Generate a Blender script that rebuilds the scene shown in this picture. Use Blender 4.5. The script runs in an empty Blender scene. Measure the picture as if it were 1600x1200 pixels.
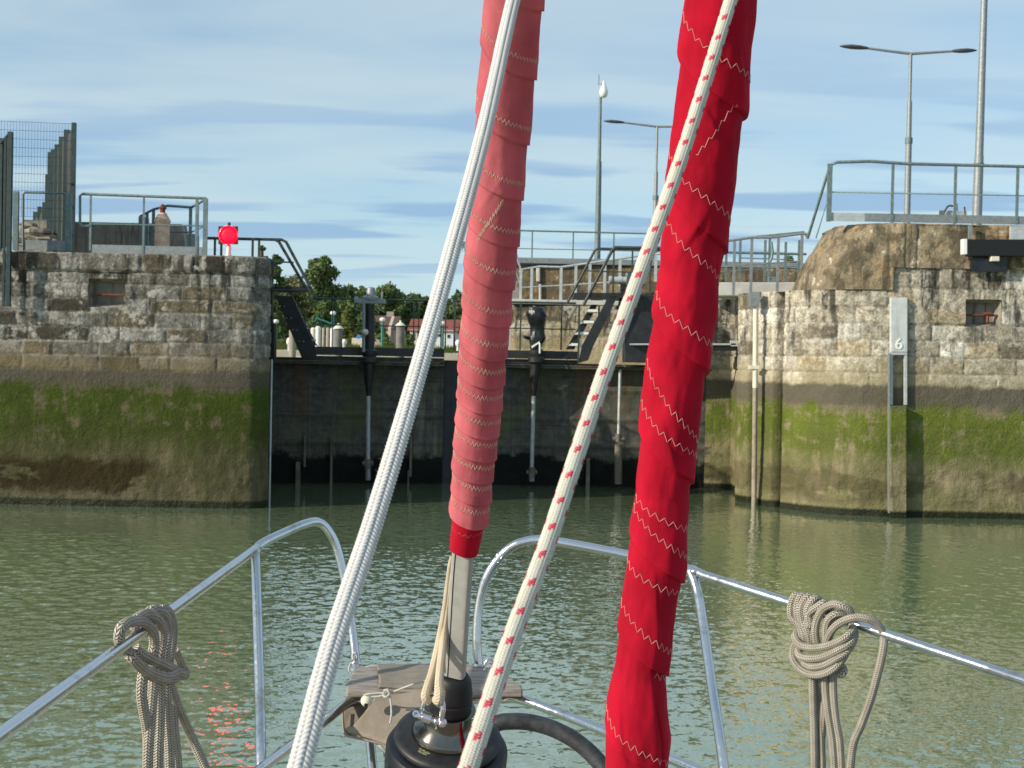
import bpy, math, random
import numpy as np
from mathutils import Vector, Matrix, Quaternion

# ------------------------------------------------------------------ camera, sky, sun, exposure
scene = bpy.context.scene
COL = scene.collection
EYE = Vector((0.0, 0.0, 2.8))
F = 2140.0                                   # focal length in photo pixels (1600 wide)
MROT = Matrix.Rotation(math.radians(90 - 0.94), 3, 'X') @ Matrix.Rotation(math.radians(1.15), 3, 'Z')
cd = bpy.data.cameras.new('camera')
cam = bpy.data.objects.new('camera', cd)
COL.objects.link(cam)
cam.matrix_world = Matrix.Translation(EYE) @ MROT.to_4x4()
cd.sensor_width = 36.0
cd.lens = F / 1600 * 36.0
cd.clip_start = 0.05
cd.clip_end = 3000
cd.dof.use_dof = True
cd.dof.focus_distance = 2.7
cd.dof.aperture_fstop = 24.0
scene.camera = cam

SUN_AZ = math.radians(62)       # from straight behind the camera towards the left
SUN_EL = math.radians(24)
SDIR = Vector((-math.sin(SUN_AZ) * math.cos(SUN_EL), -math.cos(SUN_AZ) * math.cos(SUN_EL), math.sin(SUN_EL)))
sl = bpy.data.lights.new('sun', 'SUN')
sl.energy = 3.7
sl.angle = math.radians(0.5)
sl.color = (1.0, 0.90, 0.74)
so = bpy.data.objects.new('sun', sl)
so.rotation_euler = SDIR.to_track_quat('Z', 'Y').to_euler()
so.location = (-20, -10, 20)
COL.objects.link(so)

scene.view_settings.view_transform = 'Standard'
scene.view_settings.look = 'None'
scene.view_settings.exposure = 0.42
scene.view_settings.gamma = 1.0


class NT:
    """small helper to write node trees"""
    def __init__(self, tree):
        self.t = tree
        self.n = tree.nodes
        self.l = tree.links

    def link(self, a, b):
        self.l.new(a, b)

    def put(self, sock, v):
        if isinstance(v, bpy.types.NodeSocket):
            self.l.new(v, sock)
        elif v is not None:
            if sock.type == 'RGBA' and len(v) == 3:
                v = (*v, 1)
            sock.default_value = v

    def math(self, op, a, b=None, c=None, clamp=False):
        m = self.n.new('ShaderNodeMath')
        m.operation = op
        m.use_clamp = clamp
        self.put(m.inputs[0], a)
        if b is not None:
            self.put(m.inputs[1], b)
        if c is not None:
            self.put(m.inputs[2], c)
        return m.outputs[0]

    def vmul(self, a, v):
        m = self.n.new('ShaderNodeVectorMath')
        m.operation = 'MULTIPLY'
        self.put(m.inputs[0], a)
        self.put(m.inputs[1], v)
        return m.outputs[0]

    def mix(self, f, a, b, mode='MIX'):
        m = self.n.new('ShaderNodeMix')
        m.data_type = 'RGBA'
        m.blend_type = mode
        self.put(m.inputs[0], f)
        self.put(m.inputs[6], a)
        self.put(m.inputs[7], b)
        return m.outputs[2]

    def noise(self, vec, scale=5, detail=4, rough=0.55, dist=0.0, out=0):
        m = self.n.new('ShaderNodeTexNoise')
        if vec is not None:
            self.l.new(vec, m.inputs['Vector'])
        m.inputs['Scale'].default_value = scale
        m.inputs['Detail'].default_value = detail
        m.inputs['Roughness'].default_value = rough
        m.inputs['Distortion'].default_value = dist
        return m.outputs[out]

    def sm(self, v, a, b, lo=0.0, hi=1.0):
        m = self.n.new('ShaderNodeMapRange')
        m.interpolation_type = 'SMOOTHSTEP'
        self.put(m.inputs[0], v)
        if a > b:
            a, b, lo, hi = b, a, hi, lo
        m.inputs[1].default_value = a
        m.inputs[2].default_value = b
        m.inputs[3].default_value = lo
        m.inputs[4].default_value = hi
        return m.outputs[0]

    def sep(self, v):
        m = self.n.new('ShaderNodeSeparateXYZ')
        self.l.new(v, m.inputs[0])
        return m.outputs

    def comb(self, x, y, z):
        m = self.n.new('ShaderNodeCombineXYZ')
        for i, v in enumerate((x, y, z)):
            self.put(m.inputs[i], v)
        return m.outputs[0]

    def bump(self, h, strength=0.5, dist=0.01, normal=None):
        m = self.n.new('ShaderNodeBump')
        m.inputs['Strength'].default_value = strength
        m.inputs['Distance'].default_value = dist
        self.l.new(h, m.inputs['Height'])
        if normal is not None:
            self.l.new(normal, m.inputs['Normal'])
        return m.outputs[0]


def new_mat(name, base=(0.5, 0.5, 0.5), rough=0.6, metal=0.0, spec=None):
    m = bpy.data.materials.new(name)
    m.use_nodes = True
    t = NT(m.node_tree)
    p = m.node_tree.nodes['Principled BSDF']
    p.inputs['Base Color'].default_value = (*base, 1)
    p.inputs['Roughness'].default_value = rough
    p.inputs['Metallic'].default_value = metal
    if spec is not None:
        p.inputs['Specular IOR Level'].default_value = spec
    return m, t, p


# ---- sky
world = bpy.data.worlds.new('World')
scene.world = world
world.use_nodes = True
wt = NT(world.node_tree)
bg = world.node_tree.nodes['Background']
sky = wt.n.new('ShaderNodeTexSky')
sky.sky_type = 'NISHITA'
sky.sun_disc = False
sky.sun_elevation = SUN_EL
sky.sun_rotation = math.atan2(SDIR.x, SDIR.y)
sky.air_density = 1.0
sky.dust_density = 0.6
sky.ozone_density = 1.2
tc = wt.n.new('ShaderNodeTexCoord')
gx, gy, gz = wt.sep(tc.outputs['Generated'])
# cloud sheet: direction projected on a plane overhead gives streaks that crowd to the horizon
zz = wt.math('ADD', wt.math('MAXIMUM', gz, 0.0), 0.10)
cv = wt.comb(wt.math('DIVIDE', gx, zz), wt.math('DIVIDE', gy, zz), 0.0)
cn = wt.noise(wt.vmul(cv, (0.55, 1.15, 1.0)), 1.0, 6, 0.5, 0.35)
cn2 = wt.noise(wt.vmul(cv, (0.9, 2.6, 1.0)), 1.0, 4, 0.45, 0.2)
low = wt.sm(gz, 0.0, 0.22, 1.0, 0.0)
veil = wt.sm(cn, 0.30, 0.62)
col = wt.mix(0.35, sky.outputs[0], (2.9, 4.7, 6.2))
col = wt.mix(wt.math('MULTIPLY', veil, 0.55), col, (4.6, 5.4, 5.6))
col = wt.mix(wt.math('MULTIPLY', low, 0.45), col, (3.3, 5.1, 6.2))
thin = wt.math('MULTIPLY', wt.sm(cn2, 0.48, 0.60), wt.sm(gz, 0.03, 0.09))
thin = wt.math('MULTIPLY', thin, wt.sm(gz, 0.26, 0.11))
col = wt.mix(wt.math('MULTIPLY', thin, 0.75), col, (2.0, 3.3, 5.0))
wt.link(col, bg.inputs['Color'])
bg.inputs['Strength'].default_value = 0.106


# ------------------------------------------------------------------ geometry helpers
def W(px, py, D):
    """photo pixel and distance (metres in front of the eye) -> world point"""
    d = MROT @ Vector(((px - 800) / F, (600 - py) / F, -1.0))
    return EYE + d * (D / d.y)


def WZ(px, py, z):
    d = MROT @ Vector(((px - 800) / F, (600 - py) / F, -1.0))
    return EYE + d * ((z - EYE.z) / d.z)


def X_at(px, D, py=570):
    return W(px, py, D).x


def Z_at(px, py, D):
    return W(px, py, D).z


def hashn(ix, iy, iz, seed):
    h = (ix.astype(np.int64) * 374761393 + iy.astype(np.int64) * 668265263 + iz.astype(np.int64) * 2147483647 + seed * 974711) & 0xffffffff
    h = ((h ^ (h >> 13)) * 1274126177) & 0xffffffff
    h = h ^ (h >> 16)
    return (h & 0xffff) / 65535.0


def vnoise(P, seed=0):
    P = np.asarray(P, dtype=np.float64)
    i = np.floor(P).astype(np.int64)
    f = P - i
    f = f * f * (3 - 2 * f)
    r = 0
    for dx in (0, 1):
        wx = f[:, 0] if dx else 1 - f[:, 0]
        for dy in (0, 1):
            wy = f[:, 1] if dy else 1 - f[:, 1]
            for dz in (0, 1):
                wz = f[:, 2] if dz else 1 - f[:, 2]
                r = r + wx * wy * wz * hashn(i[:, 0] + dx, i[:, 1] + dy, i[:, 2] + dz, seed)
    return r


def fbm(P, octv=4, seed=0, gain=0.5):
    P = np.asarray(P, dtype=np.float64)
    a, s, t = 1.0, 0.0, 0.0
    for o in range(octv):
        s = s + a * vnoise(P * (2 ** o) + o * 17.3, seed + o)
        t += a
        a *= gain
    return s / t


ORIG = {}


def tag(o, label=None, cat=None, group=None, kind=None):
    if label:
        o['label'] = label
    if cat:
        o['category'] = cat
    if group:
        o['group'] = group
    if kind:
        o['kind'] = kind
    return o


def thing(name, label, cat, loc, group=None):
    o = bpy.data.objects.new(name, None)
    COL.objects.link(o)
    o.location = loc
    o.empty_display_size = 0.1
    ORIG[o.name] = Vector(loc)
    return tag(o, label, cat, group)


class MB:
    def __init__(self):
        self.v = []
        self.f = []
        self.uv = []          # per loop
        self.has_uv = False
        self.nv = 0

    def add(self, verts, faces, uvs=None):
        b = self.nv
        verts = [tuple(p) for p in verts]
        self.v.extend(verts)
        self.nv += len(verts)
        for k, fc in enumerate(faces):
            self.f.append(tuple(i + b for i in fc))
            if uvs is not None:
                self.has_uv = True
                self.uv.append([uvs[i] for i in fc] if not isinstance(uvs[0], list) else uvs[k])
            else:
                self.uv.append([(0, 0)] * len(fc))
        return self

    def box(self, lo, hi, M=None):
        x0, y0, z0 = lo
        x1, y1, z1 = hi
        vs = [Vector(p) for p in ((x0, y0, z0), (x1, y0, z0), (x1, y1, z0), (x0, y1, z0), (x0, y0, z1), (x1, y0, z1), (x1, y1, z1), (x0, y1, z1))]
        if M is not None:
            vs = [M @ p for p in vs]
        return self.add(vs, [(0, 3, 2, 1), (4, 5, 6, 7), (0, 1, 5, 4), (1, 2, 6, 5), (2, 3, 7, 6), (3, 0, 4, 7)])

    def pbox(self, x0, y0, x1, y1, D, depth):
        """box whose front face covers the photo rectangle at distance D and goes back by depth"""
        a = [W(x0, y1, D), W(x1, y1, D), W(x1, y0, D), W(x0, y0, D)]
        b = [p + Vector((0, depth, 0)) for p in a]
        return self.add(a + b, [(0, 1, 2, 3), (5, 4, 7, 6), (1, 5, 6, 2), (4, 0, 3, 7), (3, 2, 6, 7), (4, 5, 1, 0)])

    def prism(self, pts, off):
        n = len(pts)
        off = Vector(off)
        vs = [Vector(p) for p in pts] + [Vector(p) + off for p in pts]
        fs = [tuple(range(n)), tuple(range(2 * n - 1, n - 1, -1))]
        for i in range(n):
            j = (i + 1) % n
            fs.append((j, i, i + n, j + n))
        return self.add(vs, fs)

    def tube(self, pts, r, n=10, smooth_pts=0, caps=True, flat=None):
        pts = [Vector(p) for p in pts]
        if smooth_pts:
            pts = catmull(pts, smooth_pts)
        m = len(pts)
        rs = r if isinstance(r, (list, tuple)) else [r] * m
        if len(rs) != m:
            rs = list(np.interp(np.linspace(0, 1, m), np.linspace(0, 1, len(rs)), rs))
        tang = []
        for i in range(m):
            t = pts[min(i + 1, m - 1)] - pts[max(i - 1, 0)]
            if t.length < 1e-9:
                t = Vector((0, 0, 1))
            tang.append(t.normalized())
        up = Vector((0, 0, 1)) if abs(tang[0].z) < 0.9 else Vector((0, -1, 0))
        nrm = (up - tang[0] * up.dot(tang[0])).normalized()
        vs, fs, uv = [], [], []
        ln = 0.0
        for i in range(m):
            if i:
                ln += (pts[i] - pts[i - 1]).length
                nrm = nrm - tang[i] * nrm.dot(tang[i])
                nrm.normalize()
            bn = tang[i].cross(nrm)
            for k in range(n + 1):
                a = 2 * math.pi * k / n
                d = nrm * math.cos(a) + bn * math.sin(a)
                if flat:
                    d = nrm * math.cos(a) * flat + bn * math.sin(a)
                vs.append(pts[i] + d * rs[i])
                uv.append((k / n, ln / (2 * max(max(rs), 1e-6))))
        for i in range(m - 1):
            for k in range(n):
                a = i * (n + 1) + k
                fs.append((a, a + n + 1, a + n + 2, a + 1))
        if caps:
            fs.append(tuple(range(n - 1, -1, -1)))
            b = (m - 1) * (n + 1)
            fs.append(tuple(b + k for k in range(n)))
        return self.add(vs, fs, uv)

    def cyl(self, a, b, r0, r1=None, n=16):
        return self.tube([a, b], [r0, r0 if r1 is None else r1], n)

    def lathe(self, base, axis, prof, n=32, caps=True):
        """prof = [(radius, height along axis)]"""
        axis = Vector(axis).normalized()
        base = Vector(base)
        up = Vector((0, 1, 0)) if abs(axis.y) < 0.9 else Vector((1, 0, 0))
        u = (up - axis * up.dot(axis)).normalized()
        w = axis.cross(u)
        vs, fs = [], []
        for (r, h) in prof:
            for k in range(n):
                a = 2 * math.pi * k / n
                vs.append(base + axis * h + (u * math.cos(a) + w * math.sin(a)) * r)
        for i in range(len(prof) - 1):
            for k in range(n):
                a = i * n + k
                b = i * n + (k + 1) % n
                fs.append((a, b, b + n, a + n))
        if caps:
            fs.append(tuple(range(n - 1, -1, -1)))
            b = (len(prof) - 1) * n
            fs.append(tuple(b + k for k in range(n)))
        return self.add(vs, fs)

    def ball(self, c, r, n=12, m=8, squash=(1, 1, 1)):
        c = Vector(c)
        vs, fs = [], []
        for i in range(m + 1):
            th = math.pi * i / m
            for k in range(n):
                a = 2 * math.pi * k / n
                vs.append(c + Vector((math.sin(th) * math.cos(a) * squash[0], math.sin(th) * math.sin(a) * squash[1], math.cos(th) * squash[2])) * r)
        for i in range(m):
            for k in range(n):
                a = i * n + k
                b = i * n + (k + 1) % n
                fs.append((a, a + n, b + n, b))
        return self.add(vs, fs)

    def build(self, name, mat, parent=None, smooth=None, bevel=0.0):
        vs = np.array(self.v, dtype=np.float64).reshape(-1, 3)
        if parent is not None:
            root = parent
            while root.parent is not None:
                root = root.parent
            org = ORIG[root.name]
        else:
            lo, hi = vs.min(0), vs.max(0)
            org = Vector(((lo[0] + hi[0]) / 2, (lo[1] + hi[1]) / 2, lo[2]))
        vs = vs - np.array(org)
        me = bpy.data.meshes.new(name)
        me.from_pydata([tuple(p) for p in vs], [], self.f)
        if self.has_uv:
            ul = me.uv_layers.new(name='UVMap')
            flat = [c for fuv in self.uv for p in fuv for c in p]
            ul.data.foreach_set('uv', flat)
        me.materials.append(mat)
        me.update()
        o = bpy.data.objects.new(name, me)
        COL.objects.link(o)
        if parent is not None:
            o.parent = parent
        else:
            o.location = org
            ORIG[o.name] = Vector(org)
        if smooth:
            me.polygons.foreach_set('use_smooth', [True] * len(me.polygons))
            if smooth is not True:
                try:
                    me.set_sharp_from_angle(angle=math.radians(smooth))
                except Exception:
                    pass
        if bevel:
            md = o.modifiers.new('bevel', 'BEVEL')
            md.width = bevel
            md.segments = 2
            md.limit_method = 'ANGLE'
        return o


def catmull(P, k):
    P = [Vector(p) for p in P]
    out = []
    n = len(P)
    for i in range(n - 1):
        p0 = P[i - 1] if i > 0 else P[0] * 2 - P[1]
        p1, p2 = P[i], P[i + 1]
        p3 = P[i + 2] if i + 2 < n else P[n - 1] * 2 - P[n - 2]
        for j in range(k):
            t = j / k
            out.append(0.5 * ((2 * p1) + (p2 - p0) * t + (2 * p0 - 5 * p1 + 4 * p2 - p3) * t * t + (3 * p1 - p0 - 3 * p2 + p3) * t ** 3))
    out.append(P[-1])
    return out


def np_mesh(name, V, Fq, mat, parent=None, color=None, uv=None, smooth=True):
    """fast quad mesh from numpy arrays"""
    V = np.asarray(V, dtype=np.float64)
    if parent is not None:
        root = parent
        while root.parent is not None:
            root = root.parent
        org = ORIG[root.name]
    else:
        lo, hi = V.min(0), V.max(0)
        org = Vector(((lo[0] + hi[0]) / 2, (lo[1] + hi[1]) / 2, lo[2]))
    V = V - np.array(org)
    k = Fq.shape[1]
    me = bpy.data.meshes.new(name)
    me.vertices.add(len(V))
    me.vertices.foreach_set('co', V.astype(np.float32).ravel())
    me.loops.add(Fq.size)
    me.loops.foreach_set('vertex_index', Fq.astype(np.int32).ravel())
    me.polygons.add(len(Fq))
    me.polygons.foreach_set('loop_start', np.arange(0, Fq.size, k, dtype=np.int32))
    me.polygons.foreach_set('loop_total', np.full(len(Fq), k, dtype=np.int32))
    me.polygons.foreach_set('use_smooth', np.full(len(Fq), bool(smooth)))
    if uv is not None:
        ul = me.uv_layers.new(name='UVMap')
        ul.data.foreach_set('uv', uv[Fq.ravel()].astype(np.float32).ravel())
    if color is not None:
        ca = me.color_attributes.new('tint', 'FLOAT_COLOR', 'POINT')
        c4 = np.ones((len(V), 4), dtype=np.float32)
        c4[:, :3] = color
        ca.data.foreach_set('color', c4.ravel())
    me.materials.append(mat)
    me.update(calc_edges=True)
    me.validate()
    o = bpy.data.objects.new(name, me)
    COL.objects.link(o)
    if parent is not None:
        o.parent = parent
    else:
        o.location = org
        ORIG[o.name] = Vector(org)
    return o


def grid_faces(nu, nv, keep=None):
    i, j = np.meshgrid(np.arange(nu - 1), np.arange(nv - 1), indexing='ij')
    a = (i * nv + j).ravel()
    Fq = np.stack([a, a + nv, a + nv + 1, a + 1], 1)
    if keep is not None:
        Fq = Fq[keep.ravel()]
    return Fq


# ------------------------------------------------------------------ materials
def m_stone(name, green_top=2.15, green_bot=1.2, dark_band=(2.1, 2.5), ochre_top=2.95, wet=0.07, moss=(0.045, 0.075, 0.010), gamt=0.9, low=(0.16, 0.13, 0.075), weed=0.55, ochre=(0.20, 0.155, 0.085), weedx=None, filmc=(0.10, 0.115, 0.035)):
    m, t, p = new_mat(name, rough=0.9, spec=0.2)
    ge = t.n.new('ShaderNodeNewGeometry')
    pos = ge.outputs['Position']
    x, y, z = t.sep(pos)
    at = t.n.new('ShaderNodeAttribute')
    at.attribute_name = 'tint'
    big = t.noise(pos, 0.9, 5, 0.6)
    med = t.noise(pos, 3.5, 5, 0.65)
    fine = t.noise(pos, 22, 4, 0.7)
    streak = t.noise(t.vmul(pos, (4.2, 4.2, 0.75)), 1.0, 6, 0.66, 0.35)
    c = at.outputs['Color']
    c = t.mix(1.0, c, t.mix(t.sm(fine, 0.3, 0.7), (0.66, 0.66, 0.66), (1.3, 1.3, 1.3)), 'MULTIPLY')
    c = t.mix(1.0, c, t.mix(t.sm(t.noise(pos, 7.5, 6, 0.75), 0.38, 0.62), (0.68, 0.67, 0.65), (1.28, 1.28, 1.28)), 'MULTIPLY')
    # dark run-off streaks from the top edge
    sk = t.math('MULTIPLY', t.sm(streak, 0.49, 0.62), t.sm(z, 2.6, 4.2, 0.25, 0.9))
    blot = t.noise(pos, 1.9, 6, 0.72)
    c = t.mix(t.math('MULTIPLY', t.sm(blot, 0.51, 0.62), 0.60), c, (0.075, 0.065, 0.048))
    c = t.mix(sk, c, (0.032, 0.029, 0.023))
    # pale lime bloom
    bl = t.math('MULTIPLY', t.sm(med, 0.54, 0.66), t.sm(z, 2.6, 3.2))
    c = t.mix(t.math('MULTIPLY', bl, 0.7), c, (0.50, 0.48, 0.43))
    zn = t.math('ADD', z, t.math('MULTIPLY', t.math('SUBTRACT', med, 0.5), 0.5))
    zb = t.math('ADD', z, t.math('MULTIPLY', t.math('SUBTRACT', big, 0.5), 0.9))
    zz_ = t.math('ADD', zb, t.math('MULTIPLY', t.math('SUBTRACT', fine, 0.5), 0.35))
    # ochre silt
    c = t.mix(t.math('MULTIPLY', t.sm(zb, ochre_top + 0.25, ochre_top - 0.45), 0.8), c, t.mix(med, tuple(v * 0.65 for v in ochre), tuple(v * 1.3 for v in ochre)))
    # smooth dark tide band
    zd = t.math('ADD', z, t.math('MULTIPLY', t.math('SUBTRACT', med, 0.5), 0.22))
    db = t.math('MULTIPLY', t.sm(zd, dark_band[1] + 0.04, dark_band[1] - 0.06), t.sm(zd, dark_band[0] - 0.3, dark_band[0]))
    c = t.mix(t.math('MULTIPLY', db, 0.85), c, t.mix(fine, (0.055, 0.05, 0.038), (0.10, 0.09, 0.07)))
    # everything lower: silt coloured
    c = t.mix(t.sm(zn, green_top + 0.1, green_top - 0.15), c, t.mix(med, tuple(v * 0.6 for v in low), tuple(v * 1.35 for v in low)))
    # moss
    gm = t.math('MULTIPLY', t.sm(zz_, green_top + 0.12, green_top - 0.12), t.sm(zz_, green_bot - 0.35, green_bot + 0.25))
    gp = t.sm(t.math('ADD', t.math('MULTIPLY', t.noise(t.vmul(pos, (1.0, 1.0, 1.3)), 2.6, 6, 0.74), 0.6), t.math('MULTIPLY', streak, 0.4)), 0.40, 0.50)
    gm = t.math('MULTIPLY', t.math('MULTIPLY', gm, gp), gamt)
    mc = t.mix(fine, tuple(v * 0.45 for v in moss), tuple(v * 1.7 for v in moss))
    mc = t.mix(t.sm(t.noise(pos, 0.8, 4, 0.6), 0.42, 0.58), t.mix(0.5, mc, tuple(v * 0.5 for v in moss)), mc)
    c = t.mix(gm, c, mc)
    # thin green film further down
    film = t.math('MULTIPLY', t.sm(streak, 0.44, 0.58), t.sm(z, 2.2, 1.4))
    fp = t.sm(t.noise(pos, 1.4, 5, 0.65), 0.44, 0.56)
    c = t.mix(t.math('MULTIPLY', t.math('MAXIMUM', film, t.math('MULTIPLY', fp, t.sm(z, 1.9, 1.3))), 0.55), c, t.mix(fine, tuple(v * .5 for v in filmc), tuple(v * 1.4 for v in filmc)))
    # brown weed above the water
    wd = t.math('MULTIPLY', t.sm(zn, 0.95, 0.75), t.sm(zn, 0.18, 0.36))
    wp = t.sm(t.noise(t.vmul(pos, (0.45, 0.45, 1.2)), 1.2, 5, 0.65), 0.54, 0.47)
    wd = t.math('MULTIPLY', wd, wp)
    if weedx:
        wd = t.math('MULTIPLY', wd, t.sm(t.math('ADD', x, t.math('MULTIPLY', big, 1.2)), weedx, weedx - 0.8))
    c = t.mix(t.math('MULTIPLY', wd, weed), c, t.mix(fine, (0.012, 0.009, 0.003), (0.05, 0.035, 0.012)))
    # wet line
    zw = t.math('ADD', z, t.math('MULTIPLY', t.math('SUBTRACT', fine, 0.5), 0.06))
    c = t.mix(t.sm(zw, wet + 0.09, wet + 0.03), c, (0.014, 0.018, 0.006))
    t.link(c, p.inputs['Base Color'])
    h = t.math('ADD', t.math('MULTIPLY', fine, 1.0), t.math('MULTIPLY', med, 1.5))
    t.link(t.bump(h, 0.9, 0.03), p.inputs['Normal'])
    t.link(t.sm(z, 0.0, 0.5, 0.35, 0.92), p.inputs['Roughness'])
    return m


def m_noisy(name, a, b, scale=8, rough=0.7, metal=0.0, bump=0.3, bdist=0.005, detail=5, streak=None, coords='Position', spec=None):
    m, t, p = new_mat(name, a, rough, metal, spec)
    if coords == 'Position':
        pos = t.n.new('ShaderNodeNewGeometry').outputs['Position']
    else:
        pos = t.n.new('ShaderNodeTexCoord').outputs[coords]
    n = t.noise(pos, scale, detail, 0.65)
    c = t.mix(t.sm(n, 0.3, 0.7), a, b)
    if streak:
        s = t.noise(t.vmul(pos, (9, 9, 0.8)), 1.0, 4, 0.6)
        c = t.mix(t.sm(s, 0.48, 0.68, 0, 0.8), c, streak)
    t.link(c, p.inputs['Base Color'])
    if bump:
        t.link(t.bump(n, bump, bdist), p.inputs['Normal'])
    return m


def m_braid(name, col, col2, N=10, k=1.6, bstr=0.8, dist=0.0016, dirt_shade=(0.12, 0.1, 0.07), rough=0.85):
    """plaited rope: columns of slanted strands, from the tube's own u/v"""
    m, t, p = new_mat(name, col, rough, 0, 0.2)
    uv = t.n.new('ShaderNodeTexCoord').outputs['UV']
    u, v, _ = t.sep(uv)
    un = t.math('MULTIPLY', u, float(N))
    fr = t.math('FRACT', un)
    par = t.math('MODULO', t.math('FLOOR', un), 2.0)
    sg = t.math('SUBTRACT', t.math('MULTIPLY', par, 2.0), 1.0)
    colp = t.math('SINE', t.math('MULTIPLY', fr, math.pi))
    ph = t.math('ADD', t.math('MULTIPLY', v, k * 2), t.math('MULTIPLY', t.math('MULTIPLY', sg, fr), 0.8))
    st = t.math('ABSOLUTE', t.math('SINE', t.math('MULTIPLY', ph, math.pi)))
    h = t.math('MULTIPLY', t.math('POWER', colp, 0.3), t.math('POWER', st, 0.9))
    pos = t.n.new('ShaderNodeNewGeometry').outputs['Position']
    n = t.noise(pos, 30, 4, 0.6)
    c = t.mix(t.sm(n, 0.35, 0.65), col, col2)
    c = t.mix(t.sm(h, 0.75, 0.15), c, dirt_shade)  # gaps between strands painted darker, as crevice shade with some dirt
    t.link(c, p.inputs['Base Color'])
    t.link(t.bump(h, bstr, dist), p.inputs['Normal'])
    return m


M = {}
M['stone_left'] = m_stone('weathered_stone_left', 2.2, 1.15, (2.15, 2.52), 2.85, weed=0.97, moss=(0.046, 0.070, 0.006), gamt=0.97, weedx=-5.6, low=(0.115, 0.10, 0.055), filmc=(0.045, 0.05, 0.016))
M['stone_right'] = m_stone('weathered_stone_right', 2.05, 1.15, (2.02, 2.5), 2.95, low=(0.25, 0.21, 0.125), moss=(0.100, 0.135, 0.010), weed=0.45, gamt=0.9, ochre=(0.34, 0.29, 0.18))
M['stone_far'] = m_stone('weathered_stone_far', 1.2, 0.6, (1.0, 1.3), 3.6, low=(0.2, 0.16, 0.09), ochre=(0.36, 0.29, 0.17))
M['concrete'] = m_noisy('grey_concrete', (0.20, 0.18, 0.15), (0.34, 0.31, 0.26), 2.5, 0.9, bump=0.6, bdist=0.01, streak=(0.07, 0.065, 0.055))
M['concrete_pale'] = m_noisy('pale_concrete', (0.42, 0.42, 0.40), (0.56, 0.56, 0.53), 3, 0.85, bump=0.3)
M['steel'], _t, _p = new_mat('polished_stainless', (0.63, 0.63, 0.65), 0.14, 1.0)
_pos = _t.n.new('ShaderNodeNewGeometry').outputs['Position']
_n = _t.noise(_pos, 60, 4, 0.7)
_n2 = _t.noise(_pos, 9, 4, 0.7)
_t.link(_t.sm(_n, 0.3, 0.75, 0.10, 0.30), _p.inputs['Roughness'])
_t.link(_t.mix(_t.sm(_n2, 0.52, 0.72), (0.66, 0.66, 0.68), (0.46, 0.42, 0.37)), _p.inputs['Base Color'])
M['galv'] = m_noisy('galvanised_steel', (0.20, 0.225, 0.23), (0.29, 0.315, 0.32), 14, 0.5, 0.35, 0.1)
M['galv_light'] = m_noisy('bright_galvanised_steel', (0.38, 0.42, 0.43), (0.52, 0.55, 0.56), 9, 0.5, 0.2, 0.1)
M['galv_dark'] = m_noisy('painted_grey_green_steel', (0.10, 0.15, 0.15), (0.17, 0.23, 0.23), 14, 0.5, 0.1, 0.1)
M['green_steel'] = m_noisy('dark_green_steel', (0.008, 0.025, 0.025), (0.02, 0.05, 0.05), 10, 0.5, 0, 0.1)
M['green_slat'] = m_noisy('dark_slat', (0.03, 0.033, 0.03), (0.06, 0.058, 0.052), 6, 0.8, 0, 0.1)
M['black_steel'] = m_noisy('black_painted_steel', (0.008, 0.009, 0.011), (0.024, 0.025, 0.028), 5, 0.5, 0, 0.15)
M['black_rail'] = m_noisy('dark_rail_paint', (0.02, 0.03, 0.028), (0.045, 0.06, 0.055), 9, 0.5, 0, 0.15)
M['black_tarp'] = m_noisy('black_plastic', (0.006, 0.007, 0.009), (0.02, 0.022, 0.026), 6, 0.28, 0, 0.8, 0.03)
M['rust'] = m_noisy('rusty_iron', (0.10, 0.025, 0.012), (0.22, 0.07, 0.035), 30, 0.9, 0, 0.5)
M['white_pipe'] = m_noisy('stained_white_plastic', (0.60, 0.54, 0.42), (0.72, 0.68, 0.58), 6, 0.6, 0, 0.1)
M['grey_pipe'] = m_noisy('dirty_grey_plastic', (0.20, 0.17, 0.12), (0.34, 0.30, 0.22), 6, 0.7, 0, 0.1)
M['terracotta'] = m_noisy('peeling_pink_paint', (0.72, 0.56, 0.42), (0.52, 0.32, 0.21), 9, 0.85, 0, 0.4)
M['hub_steel'], _, _ = new_mat('reflection_tinted_steel', (0.17, 0.155, 0.135), 0.13, 1.0)  # dark brown tint puts reflected surroundings into the steel colour
M['rubber'] = m_noisy('black_rubber', (0.003, 0.0035, 0.005), (0.009, 0.010, 0.012), 30, 0.55, 0, 0.2, 0.001)
M['rubber_hose'] = m_noisy('dusty_rubber_hose', (0.014, 0.017, 0.02), (0.045, 0.05, 0.055), 40, 0.6, 0, 0.3, 0.001)
M['drum_top'] = m_noisy('worn_black_plastic', (0.008, 0.008, 0.009), (0.022, 0.022, 0.022), 45, 0.5, 0, 0.15, 0.0006)
M['drum_body'] = m_noisy('navy_black_plastic', (0.003, 0.004, 0.008), (0.010, 0.012, 0.019), 20, 0.42, 0, 0.15, 0.0006)
M['alu'] = m_noisy('anodised_aluminium', (0.33, 0.33, 0.305), (0.39, 0.39, 0.36), 40, 0.5, 0.1, 0.0)
M['braid_white'] = m_braid('white_plaited_rope', (0.74, 0.73, 0.70), (0.80, 0.79, 0.77), 8)
M['mooring'] = m_braid('weathered_mooring_rope', (0.49, 0.445, 0.37), (0.60, 0.56, 0.48), 10, 1.9, 1.0, 0.003, (0.12, 0.105, 0.08))
M['tack'] = m_braid('beige_tack_line', (0.58, 0.49, 0.35), (0.66, 0.58, 0.44), 10, 2.2, 0.5, 0.0008, (0.35, 0.28, 0.19))
M['cord'] = m_braid('white_cord', (0.52, 0.53, 0.48), (0.62, 0.62, 0.57), 6, 2.0, 0.6, 0.0006, (0.2, 0.2, 0.18))
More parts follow.
